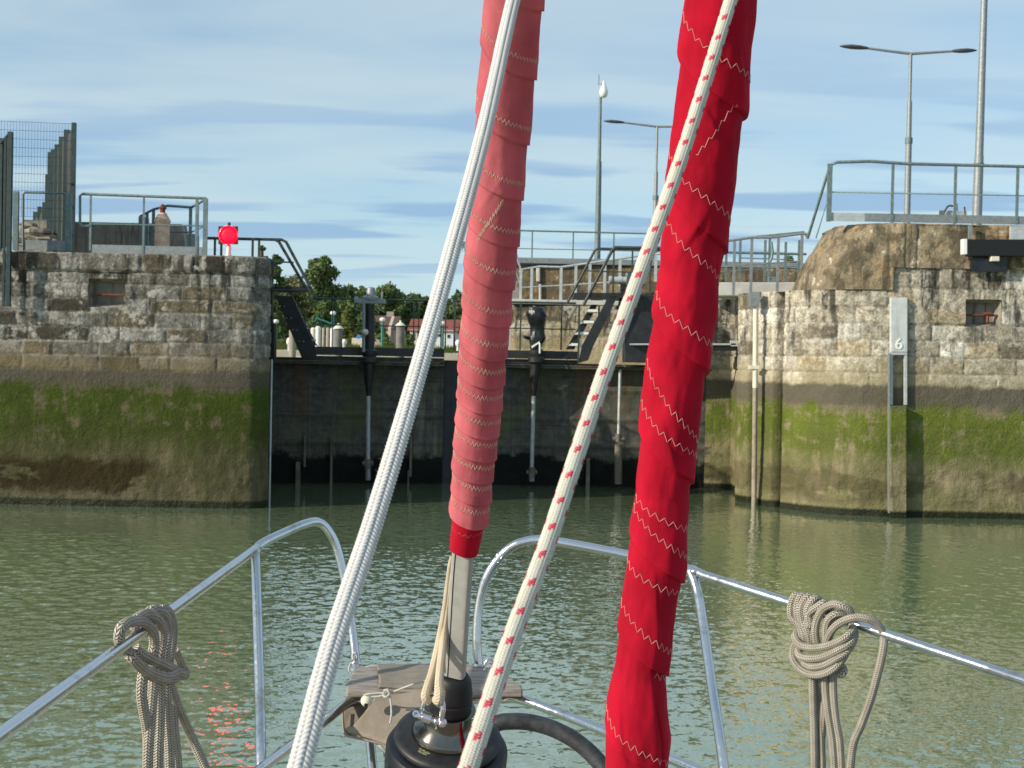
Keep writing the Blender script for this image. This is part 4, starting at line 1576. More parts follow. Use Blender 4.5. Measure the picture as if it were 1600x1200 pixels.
b.pbox(970, 444, 984, 468, 30.3, .2)
b.prism([W(970, 460, 30.3), W(984, 466, 30.3), W(984, 480, 30.3), W(966, 478, 30.3)], (0, .2, 0))
b.build('mount', M['black_steel'], MO)


# ---- stairs on the right, going up to the platform
ST = thing('steel_stairs', 'black steel stairs with four pale treads up to the right platform', 'stairs', W(930, 565, 30))
b = MB()
b.prism([W(x_, y_, 29.9) for x_, y_ in ((904, 567), (919, 563), (927, 541), (946, 503), (958, 478), (964, 463), (949, 463), (946, 473), (934, 494), (909, 541))], (0, .05, 0))
b.build('stringer', M['black_steel'], ST)
b = MB()
b.prism([W(884, 546, 30.7), W(897, 546, 30.7), W(934, 476, 30.7), W(924, 476, 30.7)], (0, .05, 0))
b.build('stringer', M['black_steel'], ST)
for (x0, x1, y) in ((916, 934, 486.5), (908.5, 928, 504), (899.5, 920, 521.5), (890, 911, 539)):
    b = MB()
    a, c = W(x0, y, 30.25), W(x1, y + .4, 30.25)
    b.box((a.x, 29.95, a.z - .02), (c.x, 30.7, a.z + .02))
    b.build('tread', M['galv_light'], ST)
    b = MB()
    b.box((a.x + .02, 29.93, a.z - .02), (c.x - .02, 29.95, a.z + .035))
    b.build('nosing', M['white'], ST)
b = MB()
b.pbox(897, 457.5, 1000, 465.5, 29.9, .9)
b.build('platform', M['black_steel'], ST)
for pts_, D in (([(887, 472), (929, 392), (934, 388.5), (1120, 392)], 30.7), ([(912, 476), (956, 392), (961, 386.5), (1130, 389)], 29.9)):
    MB().tube([W(x, y, D) for x, y in pts_], .028 if D > 30 else .034, 8).build('handrail', M['black_rail'], ST, smooth=60)
for (x, y0, y1, D) in ((959.5, 388, 458, 29.9), (988.5, 389, 462, 29.9), (1017, 390, 462, 29.9), (1046, 390, 462, 29.9), (905.5, 476, 569, 29.9)):
    a, c = W(x, y0, D), W(x, y1, D)
    MB().box((a.x - .018, a.y - .015, c.z), (a.x + .018, a.y + .015, a.z)).build('rail_post', M['black_rail'], ST)
MB().tube([W(915, 423, 29.9), W(1000, 426, 29.9)], .014, 6).build('mid_rail', M['black_rail'], ST)
MB().tube([W(884, 510, 29.9), W(902, 478, 29.9)], .010, 6).build('mid_rail', M['black_rail'], ST)

# ---- stairs on the left, dark and steep
SL = thing('steel_stairs', 'black steep stairs leaning against the left pier above the gate', 'stairs', W(455, 563, 29.3))
b = MB()
D = 29.1
b.prism([W(473, 563, D), W(494, 563, D), W(494, 545, D), W(490, 537, D), W(457, 463, D), W(430, 461, D), W(437, 478, D)], (0, .05, 0))
b.build('stringer', M['black_steel'], SL)
b = MB()
b.prism([W(487, 538, D + .75), W(496, 541, D + .75), W(456, 463, D + .75), W(446, 462, D + .75)], (0, .05, 0))
b.build('stringer', M['black_steel'], SL)
for (x0, x1, y) in ((452, 459, 476), (461, 468.5, 494.5), (471.5, 479, 512.5), (482, 489.5, 531.5)):
    b = MB()
    a, c = W(x0, y, D + .3), W(x1, y, D + .3)
    b.box((a.x, D + .03, a.z - .012), (c.x, D + .75, a.z + .02))
    b.build('tread', M['galv'], SL)
b = MB()
for (x, y) in ((438, 478), (444, 478.5), (448, 497), (455, 497), (458, 515), (464.5, 515.5), (467.5, 533), (474.5, 533.5)):
    c = W(x, y, D - .01)
    b.cyl(c, c - Vector((0, .02, 0)), .016, n=8)
b.build('bolts', M['galv'], SL)
b = MB()
b.pbox(419, 440, 425, 505, 27.8, .2)
b.pbox(419, 505, 428, 563, 27.8, .3)
tag(b.build('corner_post', M['black_void'], None), 'black upright post against the right corner of the left pier', 'post')

# ------------------------------------------------------------------ far side: piles, lamps, houses, trees
M['pile'] = m_noisy('weathered_pile', (0.13, 0.125, 0.115), (0.21, 0.20, 0.18), 3, 0.9, 0, 0.3)
M['pile_light'] = m_noisy('pale_pile', (0.30, 0.27, 0.22), (0.38, 0.34, 0.28), 3, 0.9, 0, 0.3)  # paler colour for the bare pile and some jetty posts
M['cap_white'], _, _ = new_mat('cream_pile_cap', (0.72, 0.68, 0.55), 0.6)


def pile(label, px, ytop, ybot, wpx, D, cap_, mat=None):
    r = wpx / 2 / F * D
    c = W(px, ybot, D)
    t = W(px, ytop, D)
    root = thing('mooring_pile', label, 'pile', (c.x, c.y, c.z), 'mooring piles beyond the gate')
    b = MB()
    h = t.z - c.z
    b.lathe((c.x, c.y, c.z - .6), (0, 0, 1), [(r, 0), (r, h + .6)], 20)
    b.build('shaft', mat or M['pile'], root, smooth=40)
    b = MB()
    if cap_:
        b.lathe((c.x, c.y, c.z + h), (0, 0, 1), [(r * 1.25, 0), (r * 1.25, .04), (r * .6, .16), (r * .25, .2), (r * .2, .28)], 20)
        b.build('cone_cap', M['cap_white'], root, smooth=40)
    return root


pile('dark mooring pile with cream conical cap between the houses', 625, 510, 550, 13.5, 64, True)
pile('dark mooring pile with cream conical cap in front of the conifer', 528, 514, 550, 13.5, 66, True)
pile('pale bare mooring pile standing behind the left stairs', 456.5, 516, 566, 11, 56, False, M['pile_light'])
# the group of pale posts and boards
for i, (x, y0, y1, w_, mt, lb) in enumerate(((489, 513.5, 548, 8, 'cap_white', 'broad white board at the left end of the row of posts'), (496.5, 511.5, 548, 8.5, 'white', 'brightest white board in the row of pale posts'), (505, 514, 548, 5, 'pile_light', 'grey post in the middle of the row of pale posts'),
                                     (512, 513.5, 548, 6, 'pile_light', 'beige post right of the middle of the pale row'), (518.5, 514, 548, 6, 'white', 'white post at the right end of the pale row'))):
    b = MB()
    r = w_ / 2 / F * 70
    c = W(x, y1, 70)
    t = W(x, y0, 70)
    b.lathe((c.x, c.y, c.z), (0, 0, 1), [(r, 0), (r, t.z - c.z), (r * .5, t.z - c.z + .06)], 12)
    tag(b.build('jetty_post', M[mt], None, smooth=40), lb, 'post', 'pale posts of a far jetty')
for x, y0, y1, lb in ((537.5, 530, 546, 'small round white bollard right of the conifer pile'), (451.5, 528, 548, 'small white bollard left of the bare mooring pile'), (715.5, 531, 548, 'small white bollard at the left edge of the pink sail')):
    c = W(x, y1, 68)
    h = Z_at(x, y0, 68) - c.z
    b = MB()
    b.lathe(c, (0, 0, 1), [(.07, 0), (.07, h * .45), (.13, h * .55), (.14, h * .8), (.07, h), (.01, h * 1.02)], 14)
    tag(b.build('bollard', M['white'], None, smooth=50), lb, 'bollard')


def teal_lamp(label, px, ytop, ybot, D, arm=False):
    root = thing('harbour_lamp', label, 'lamp post', W(px, ybot, D), 'teal lamp posts')
    a, c = W(px, ybot, D), W(px, ytop, D)
    c.x = a.x
    b = MB()
    b.cyl(a, c, .08, n=8)
    if arm:
        b.tube([c - Vector((0, 0, .5)), c - Vector((.9, 0, .2)), c - Vector((1.0, 0, .4))], .05, 6)
    b.build('pole', M['teal'], root, smooth=40)
    b = MB()
    b.ball(c + Vector((0, 0, .1)), .17, 10, 6, (1, 1, .7))
    b.build('lamp', M['white'], root, smooth=True)


teal_lamp('teal post with white lamp just right of the left pier', 430.5, 505, 540, 75)
teal_lamp('teal lamp post with a side arm above the pale jetty posts', 520, 492, 520, 75, True)
teal_lamp('teal lamp post in front of the brown roofed house', 597, 502, 541, 75)
teal_lamp('teal lamp post in front of the red roofed house', 691, 508, 543, 75)


M['roof_brown'] = m_noisy('brown_roof_tiles', (0.085, 0.045, 0.038), (0.13, 0.075, 0.06), 1.5, 0.85, 0, 0.3)
M['roof_red'] = m_noisy('red_roof_tiles', (0.20, 0.045, 0.03), (0.27, 0.075, 0.05), 1.5, 0.85, 0, 0.3)
M['wall_beige'] = m_noisy('beige_render', (0.36, 0.32, 0.24), (0.42, 0.38, 0.30), 0.8, 0.9)
M['wall_grey'] = m_noisy('grey_gable_render', (0.30, 0.265, 0.22), (0.36, 0.32, 0.27), 0.8, 0.9)
M['wall_cream'] = m_noisy('cream_render', (0.56, 0.52, 0.40), (0.62, 0.58, 0.46), 0.8, 0.9)
M['wall_white'] = m_noisy('white_render', (0.62, 0.64, 0.66), (0.70, 0.72, 0.74), 0.8, 0.9)
M['glass'], _, _ = new_mat('dark_window_glass', (0.03, 0.04, 0.05), 0.1)


def house(label, D, x0, x1, yb, ye, yr, depth, wmat, rmat, wins, chim=None, gable=None, two=None):
    root = thing('house', label, 'house', W((x0 + x1) / 2, yb, D))
    a, c = W(x0, yb, D), W(x1, yb, D)
    ze = Z_at((x0 + x1) / 2, ye, D)
    zr = Z_at((x0 + x1) / 2, yr, D)
    zb = min(a.z, c.z) - 1.0
    b = MB()
    if two:
        xs_ = W(two[0], yb, D).x
        b.box((a.x, D, zb), (xs_, D + depth, ze))
        b.build('wall', wmat, root)
        b = MB()
        b.box((xs_, D - .02, zb), (c.x, D + depth, ze))
        b.build('wall', two[1], root)
    else:
        b.box((a.x, D, zb), (c.x, D + depth, ze))
        b.build('wall', wmat, root)
    b = MB()
    o = .25
    P = [(a.x - o, D - o, ze - .1), (a.x - o, D + depth / 2, zr), (a.x - o, D + depth + o, ze - .1)]
    b.prism(P, (c.x - a.x + 2 * o - (0 if not gable else .4), 0, 0))
    rf = b.build('roof', rmat, root)
    if gable:
        b = MB()
        gp = W(gable[0], yb, D - .5)
        g1 = W(gable[1], yb, D + 3)
        zg = Z_at((gable[0] + gable[1]) / 2, gable[2], D)
        zs2 = Z_at(gable[0], gable[3], D)
        gm_ = ((gp.x + g1.x) / 2)
        A = [(gp.x, D - .5, zb), (g1.x, D + 1.2, zb), (g1.x, D + 1.2, zs2), (gm_, D + .35, zg), (gp.x, D - .5, zs2)]
        b.prism(A, (-.3, .3, 0))
        b.build('gable_wall', M['wall_grey'], root)
    if chim:
        b = MB()
        q = W(chim[0], chim[1], D + depth / 2)
        b.box((q.x - .35, q.y - .3, zr - 1.2), (q.x + .35, q.y + .3, q.z))
        b.build('chimney', M['wall_grey'], rf if False else root)
    for (wx0, wy0, wx1, wy1) in wins:
        b = MB()
        b.pbox(wx0, wy0, wx1, wy1, D - .05, .1)
        f_ = b.build('window', M['white'], root)
        b = MB()
        b.pbox(wx0 + .8, wy0 + .8, wx1 - .8, wy1 - .8, D - .07, .03)
        b.build('pane', M['glass'], f_)
    return root


house('beige house with brown roof, grey gable and chimney among the trees', 132, 583, 622, 541, 512.5, 491, 9, M['wall_beige'], M['roof_brown'], [(588, 519, 594, 527), (603, 520, 608, 528)], (610, 487), (610, 624, 494, 513))
house('long red roofed house with cream and white walls beyond the gate', 120, 640, 711, 542, 515.5, 496.5, 9, M['wall_cream'], M['roof_red'], [(644, 517, 649, 530), (651, 517, 655, 530), (681, 521, 692, 527), (698, 522, 704, 529)], None, None, (670, M['wall_white']))
house('small pale house glimpsed beside the pink sail', 140, 712, 760, 541, 516, 501, 9, M['wall_grey'], M['roof_brown'], [(716, 520, 720, 527)])
b = MB()
b.pbox(549.5, 528, 583, 544, 100, .6)
tag(b.build('garden_wall', M['wall_cream'], None), 'low cream wall below the blue round sign', 'wall')
b = MB()
c = W(560.5, 526, 98)
b.cyl(c, c - Vector((0, .06, 0)), .16, n=16)
c2 = W(560.5, 526, 98)
M['blue'], _, _ = new_mat('blue_sign', (0.05, 0.20, 0.60), 0.5)
tag(b.build('round_sign', M['blue'], None), 'tiny blue round sign above the cream wall', 'sign')


def m_leaf(name, dark, light):
    m, t, p = new_mat(name, dark, 0.7, 0, 0.25)
    at = t.n.new('ShaderNodeAttribute')
    at.attribute_name = 'tint'
    s = t.sep(at.outputs['Color'])
    c = t.mix(s[0], dark, light)
    t.link(c, p.inputs['Base Color'])
    tr = t.n.new('ShaderNodeBsdfTranslucent')
    t.link(c, tr.inputs['Color'])
    ms = t.n.new('ShaderNodeMixShader')
    ms.inputs[0].default_value = 0.25
    t.link(p.outputs[0], ms.inputs[1])
    t.link(tr.outputs[0], ms.inputs[2])
    t.link(ms.outputs[0], t.n['Material Output'].inputs['Surface'])
    return m


LEAF = [m_leaf('dark_leaves', (0.036, 0.066, 0.024), (0.11, 0.17, 0.05)),
        m_leaf('mid_leaves', (0.058, 0.095, 0.032), (0.16, 0.22, 0.07)),
        m_leaf('olive_leaves', (0.080, 0.095, 0.038), (0.19, 0.21, 0.10)),
        m_leaf('yellow_green_leaves', (0.060, 0.085, 0.015), (0.18, 0.20, 0.05))]
M['bark'] = m_noisy('bark', (0.06, 0.05, 0.035), (0.11, 0.09, 0.065), 3, 0.95)


def tree(name, label, px, ytop, ybot, wpx, D, kind=0, shape='round', seed=1, leaf=0.34, n=5200, group='trees beyond the lock'):
    rg = np.random.default_rng(seed)
    base = W(px, ybot, D)
    topz = Z_at(px, ytop, D)
    H = topz - base.z
    R = wpx / 2 / F * D
    root = thing(name, label, 'tree' if H > 3.2 else 'bush', base, group)
    k = 22 if H > 3.2 else 9
    cents, rads = [], []
    lo = 0.10 if H > 3.2 else 0.12
    k = 34 if H > 3.2 else 12
    for i in range(k):
        f = lo + (1 - lo) * (i + rg.random() * .6) / k
        if shape == 'cone':
            rr = R * (1.08 - f) ** 0.9
        elif shape == 'point':
            rr = R * math.sin(math.pi * min(1, (f * .85 + .12))) ** .8 * (1.15 - .45 * f)
        else:
            rr = R * max(.12, math.sin(math.pi * (f * .92 + .04))) ** .55
        a = rg.random() * 6.28
        off = rr * rg.uniform(.05, .85)
        br = max(min(.3, R * .45), R * rg.uniform(.24, .46) * (1.2 - .55 * f))
        zc = base.z + H * f - br * .6
        cents.append((base.x + math.cos(a) * off, D + math.sin(a) * off, max(zc, base.z + .3)))
        rads.append(br)
    cents, rads = np.array(cents), np.array(rads)
    w = rads ** 2
    n = int(n * 1.7)
    idx = rg.choice(k, n, p=w / w.sum())
    d = rg.normal(size=(n, 3))
    d /= np.linalg.norm(d, axis=1)[:, None]
    rr = rads[idx] * (rg.random(n) ** .4) * rg.uniform(.8, 1.18, n)
    C = cents[idx] + d * rr[:, None] * np.array([1, 1, .85])
    # random oriented leaf clusters
    leaf = leaf * 1.15
    a1 = rg.normal(size=(n, 3))
    a1 /= np.linalg.norm(a1, axis=1)[:, None]
    a2 = np.cross(a1, d + .01)
    a2 /= np.linalg.norm(a2, axis=1)[:, None] + 1e-6
    s = leaf * rg.uniform(.5, 1.2, n)[:, None]
    V = np.stack([C - a1 * s * .5, C + a2 * s * .32, C + a1 * s * .5, C - a2 * s * .32], 1).reshape(-1, 3)
    Fq = np.arange(n * 4).reshape(n, 4)
    tint = rg.uniform(.0, 1, n) * .5 + .5 * rg.random(k)[idx]
    np_mesh('crown', V, Fq, LEAF[kind], root, color=np.repeat(tint, 4)[:, None] * np.ones((1, 3)), smooth=False)
    b = MB()
    tp = Vector((base.x, D, base.z + H * .75))
    b.tube([base - Vector((0, 0, .8)), base.lerp(tp, .5) + Vector((.1, 0, 0)), tp], [max(.08, R * .07), max(.06, R * .05), .04], 8, 3)
    for i in range(0, min(k, 12), 2):
        q = Vector(cents[i])
        st = base.lerp(tp, min(.9, max(.15, (q.z - base.z) / H - .15)))
        b.tube([st, st.lerp(q, .6) + Vector((0, 0, .15)), q], [max(.04, R * .03), .03, .02], 5)
    b.build('trunk', M['bark'], root, smooth=60)
    return root


T = [('tree', 'tall pointed dark tree, highest of the group behind the handrail', 499, 400, 546, 104, 140, 1, 'point', 2, .42, 9000),
     ('tree', 'broad olive willow in front of the tallest tree', 455, 428, 548, 92, 118, 2, 'round', 3, .30, 6500),
     ('tree', 'dark tree partly hidden behind the left pier corner', 430, 397, 548, 34, 110, 0, 'round', 4, .30, 3800),
     ('tree', 'narrow grey green tree right of the tallest one', 545, 443, 546, 56, 150, 1, 'point', 5, .36, 4200),
     ('tree', 'small round topped tree behind the grey actuator head', 567, 446, 546, 46, 150, 1, 'round', 6, .36, 4200),
     ('tree', 'wide mid green tree above the brown roofed house', 608, 441, 545, 92, 150, 1, 'round', 7, .38, 7000),
     ('tree', 'tree with thin crown above the red roof', 664, 462, 545, 66, 155, 0, 'round', 8, .36, 4600),
     ('tree', 'tree behind the small pale house', 716, 470, 545, 50, 155, 1, 'round', 9, .36, 3600),
     ('tree', 'dark low tree below the tallest tree', 505, 468, 547, 66, 128, 0, 'round', 10, .32, 5200),
     ('tree', 'dark tree filling the gap behind the row of posts', 560, 474, 547, 70, 138, 0, 'round', 11, .34, 5200),
     ('tree', 'dark tree between the two roofs', 640, 470, 546, 44, 145, 0, 'round', 12, .34, 3600),
     ('conifer', 'yellow green conifer between pile and garden wall', 542, 483, 546, 44, 112, 3, 'cone', 13, .26, 4200),
     ('bush', 'green bush behind the black actuator column', 580, 494, 546, 40, 112, 1, 'round', 14, .26, 2600),
     ('bush', 'low dark shrub in front of the brown roofed house', 600, 519, 546, 30, 105, 1, 'round', 15, .22, 1600),
     ('bush', 'low green shrub left of the red roofed house', 636, 522, 547, 26, 105, 1, 'round', 16, .22, 1500),
     ('tree', 'dark tree under the left handrail beside the stairs', 445, 462, 550, 60, 112, 0, 'round', 17, .28, 4600),
     ('tree', 'distant tree between the two dark low trees', 590, 486, 545, 50, 160, 0, 'round', 18, .36, 3000),
     ('bush', 'small dark tree behind the railings of the low ledge', 1236, 399, 470, 34, 66, 0, 'round', 21, .17, 2600),
     ('bush', 'tiny shrub showing over the pale kerb', 1170, 430, 462, 22, 60, 3, 'round', 22, .14, 900),
     ]
for a in T:
    tree(*a)
tree('shrub', 'small green shrub growing on top of the left pier corner', 409, 402, 412, 10, 27.3, 1, 'round', 24, .05, 900, 'shrubs')
rg = np.random.default_rng(77)
n = 16000
pxs = rg.uniform(415, 735, n)
topy = 463 + 7 * np.sin(pxs / 13.0) + 6 * np.sin(pxs / 5.3 + 1) + 8 * (vnoise(np.stack([pxs / 9.0, pxs * 0, pxs * 0], 1), 5) - .5)
yy = topy + (548 - topy) * rg.random(n) ** .8
D_ = rg.uniform(168, 182, n)
C = np.array([tuple(W(pxs[i], yy[i], D_[i])) for i in range(n)])
a1 = rg.normal(size=(n, 3)); a1 /= np.linalg.norm(a1, axis=1)[:, None]
a2 = rg.normal(size=(n, 3)); a2 /= np.linalg.norm(a2, axis=1)[:, None]
s = .8 * rg.uniform(.5, 1.2, n)[:, None]
V = np.stack([C - a1 * s * .5, C + a2 * s * .35, C + a1 * s * .5, C - a2 * s * .35], 1).reshape(-1, 3)
o = np_mesh('woodland', V, np.arange(n * 4).reshape(n, 4), LEAF[0], None, color=np.repeat(rg.random(n) * .7, 4)[:, None] * np.ones((1, 3)), smooth=False)
tag(o, 'dark mass of far woodland behind houses and trees', kind='stuff')
# grass strip at the foot of the trees
b = MB()
rg = random.Random(5)
for i in range(2600):
    px = rg.uniform(420, 720)
    D = rg.uniform(88, 100)
    c = W(px, 570, D)
    z = 3.3 + (D - 90) / 40 * .45
    hgt = rg.uniform(.15, .55)
    dx = rg.uniform(-.15, .15)
    b.add([(c.x - .05, D, z - .1), (c.x + .05, D, z - .1), (c.x + dx, D, z + hgt)], [(0, 1, 2)])
tag(b.build('grass', LEAF[3], None), 'rough grass growing along the bank beyond the lock', kind='stuff')

# ------------------------------------------------------------------ the boat's own gear in front
def path3(pts):
    return [W(*p) for p in pts]


def resample(P, step):
    P = np.array([tuple(p) for p in P])
    s = np.concatenate([[0], np.cumsum(np.linalg.norm(np.diff(P, axis=0), axis=1))])
    n = max(4, int(s[-1] / step))
    t = np.linspace(0, s[-1], n)
    return np.stack([np.interp(t, s, P[:, k]) for k in range(3)], 1), t


def frames(P):
    T = np.gradient(P, axis=0)
    T /= np.linalg.norm(T, axis=1)[:, None]
    E2 = np.tile(np.array([[0, -1.0, 0]]), (len(P), 1))
    E2 -= T * (E2 * T).sum(1)[:, None]
    E2 /= np.linalg.norm(E2, axis=1)[:, None]
    E1 = np.cross(T, E2)
    E1 *= np.sign(E1[:, 0])[:, None]
    return T, E1, E2


def to_px(P):
    """world -> photo pixel y"""
    Mi = np.array(MROT.transposed())
    q = (P - np.array(EYE)) @ Mi.T
    return 800 + F * q[:, 0] / -q[:, 2], 600 - F * q[:, 1] / -q[:, 2]


def m_tint(name, rough=0.85, bump=0.3, scale=400, bd=0.0006, sheen=0.0):
    m, t, p = new_mat(name, rough=rough, spec=0.2)
    at = t.n.new('ShaderNodeAttribute')
    at.attribute_name = 'tint'
    pos = t.n.new('ShaderNodeNewGeometry').outputs['Position']
    n = t.noise(pos, scale, 3, 0.6)
    n2 = t.noise(pos, 18, 3, 0.6)
    c = t.mix(1.0, at.outputs['Color'], t.mix(n, (0.8, 0.8, 0.8), (1.15, 1.15, 1.15)), 'MULTIPLY')
    c = t.mix(1.0, c, t.mix(n2, (0.88, 0.88, 0.87), (1.08, 1.08, 1.08)), 'MULTIPLY')
    t.link(c, p.inputs['Base Color'])
    t.link(t.bump(n, bump, bd), p.inputs['Normal'])
    p.inputs['Sheen Weight'].default_value = sheen
    return m


M['rope_tint'] = m_tint('plaited_cover')


def plaited(name, pts, r, N, pick, mat, parent, amp_col=.10, amp_st=.05, fleck=None, base=(0.78, 0.77, 0.73), crease=(0.42, 0.43, 0.45), ribs=None, seed=0, step=0.0007, nseg=80):
    P, t = resample(catmull(path3(pts), 12), step)
    T, E1, E2 = frames(P)
    th = np.linspace(0, 2 * np.pi, nseg, endpoint=False)
    TH, S = np.meshgrid(th, t)
    u = TH / (2 * np.pi) * N + 0.35
    fr = u - np.floor(u)
    par = (np.floor(u).astype(int) % 2) * 2 - 1
    colp = np.abs(np.sin(np.pi * fr)) ** .45
    ph = S / pick + par * fr * .9
    stp = np.abs(np.sin(np.pi * ph)) ** .8
    wob = fbm(np.stack([np.cos(TH).ravel() * 2, np.sin(TH).ravel() * 2, S.ravel() * 25], 1), 2, seed).reshape(TH.shape) - .5
    R = r * (1 - amp_col + amp_col * colp - amp_st * (1 - stp) + wob * .05)
    if ribs is not None:
        R = R + r * ribs * np.abs(np.sin(TH * 4 + .6)) ** .5
    V = P[:, None, :] + (np.cos(TH)[..., None] * E1[:, None, :] + np.sin(TH)[..., None] * E2[:, None, :]) * R[..., None]
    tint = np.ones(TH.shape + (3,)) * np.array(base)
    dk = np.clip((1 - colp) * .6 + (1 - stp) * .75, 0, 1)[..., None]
    tint = tint * (1 - dk) + np.array(crease) * dk  # creases coloured darker: shade between the strands along with dirt
    if fleck:
        Pp, shift, ln, colr, cells = fleck
        c = np.floor(u).astype(int)
        on = (c % cells < 2)
        v = (S + (c // cells) * shift - (c % cells) * .0022) % Pp
        on &= (v < ln) & (stp > .35)
        tint[on] = np.array(colr)
    n, mth = TH.shape
    i, j = np.meshgrid(np.arange(n - 1), np.arange(mth), indexing='ij')
    a = (i * mth + j).ravel()
    b = (i * mth + (j + 1) % mth).ravel()
    Fq = np.stack([a, b, b + mth, a + mth], 1)
    return np_mesh(name, V.reshape(-1, 3), Fq, mat, parent, color=tint.reshape(-1, 3)), P


def fuzz(P, r, parent_mat, name, label_parent, n=500, seed=1, L=0.004):
    rg = random.Random(seed)
    b = MB()
    for _ in range(n):
        i = rg.randrange(1, len(P) - 1)
        c = Vector(P[i])
        d = Vector((rg.gauss(0, 1), rg.gauss(0, 1), rg.gauss(0, .4))).normalized()
        tt = Vector(P[i + 1]) - Vector(P[i - 1])
        tt.normalize()
        d = (d - tt * d.dot(tt)).normalized()
        e = (d + tt * rg.uniform(-1.2, 1.2)).normalized() * L * rg.uniform(.3, 1)
        s = c + d * r * .96
        w_ = tt.cross(d) * .00016
        b.add([s - w_, s + w_, s + e], [(0, 1, 2)])
    return b.build(name, parent_mat, label_parent)


# white halyard, passing closest to the camera
WR = thing('rope', 'thick plain white plaited rope crossing in front of the pink sail', 'rope', W(469, 1200, 0.95), None)
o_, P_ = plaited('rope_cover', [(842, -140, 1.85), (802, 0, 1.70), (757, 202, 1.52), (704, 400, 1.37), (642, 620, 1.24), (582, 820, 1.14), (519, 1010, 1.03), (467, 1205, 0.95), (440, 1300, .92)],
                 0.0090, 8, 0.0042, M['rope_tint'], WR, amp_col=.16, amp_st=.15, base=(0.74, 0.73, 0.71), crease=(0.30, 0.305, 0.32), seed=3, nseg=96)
fuzz(P_, .0090, M['white'], 'loose_fibres', WR, 450, 2)
b = MB()
rg = random.Random(3)
c = W(716, 376, 1.385)
for _ in range(26):
    e = Vector((rg.uniform(-.002, .003), rg.uniform(-.002, .002), rg.uniform(-.009, .002)))
    b.tube([c + Vector((.004, 0, 0)), c + Vector((.0055, 0, -.002)) + e * .5, c + Vector((.006, 0, -.003)) + e], .0003, 4)
b.build('frayed_tuft', M['white'], WR)

FRp = thing('rope', 'white rope with red flecks crossing in front of the bright red sail', 'rope', W(732, 1200, 0.98), None)
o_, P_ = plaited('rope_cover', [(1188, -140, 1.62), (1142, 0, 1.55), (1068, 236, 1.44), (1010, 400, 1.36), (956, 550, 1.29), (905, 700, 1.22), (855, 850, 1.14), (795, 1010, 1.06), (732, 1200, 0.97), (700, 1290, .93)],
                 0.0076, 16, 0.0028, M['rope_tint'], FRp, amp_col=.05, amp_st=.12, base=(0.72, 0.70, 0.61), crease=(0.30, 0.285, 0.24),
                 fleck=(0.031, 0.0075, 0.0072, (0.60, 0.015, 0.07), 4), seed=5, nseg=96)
fuzz(P_, .0076, M['cream_plastic'], 'loose_fibres', FRp, 700, 4, .0035)


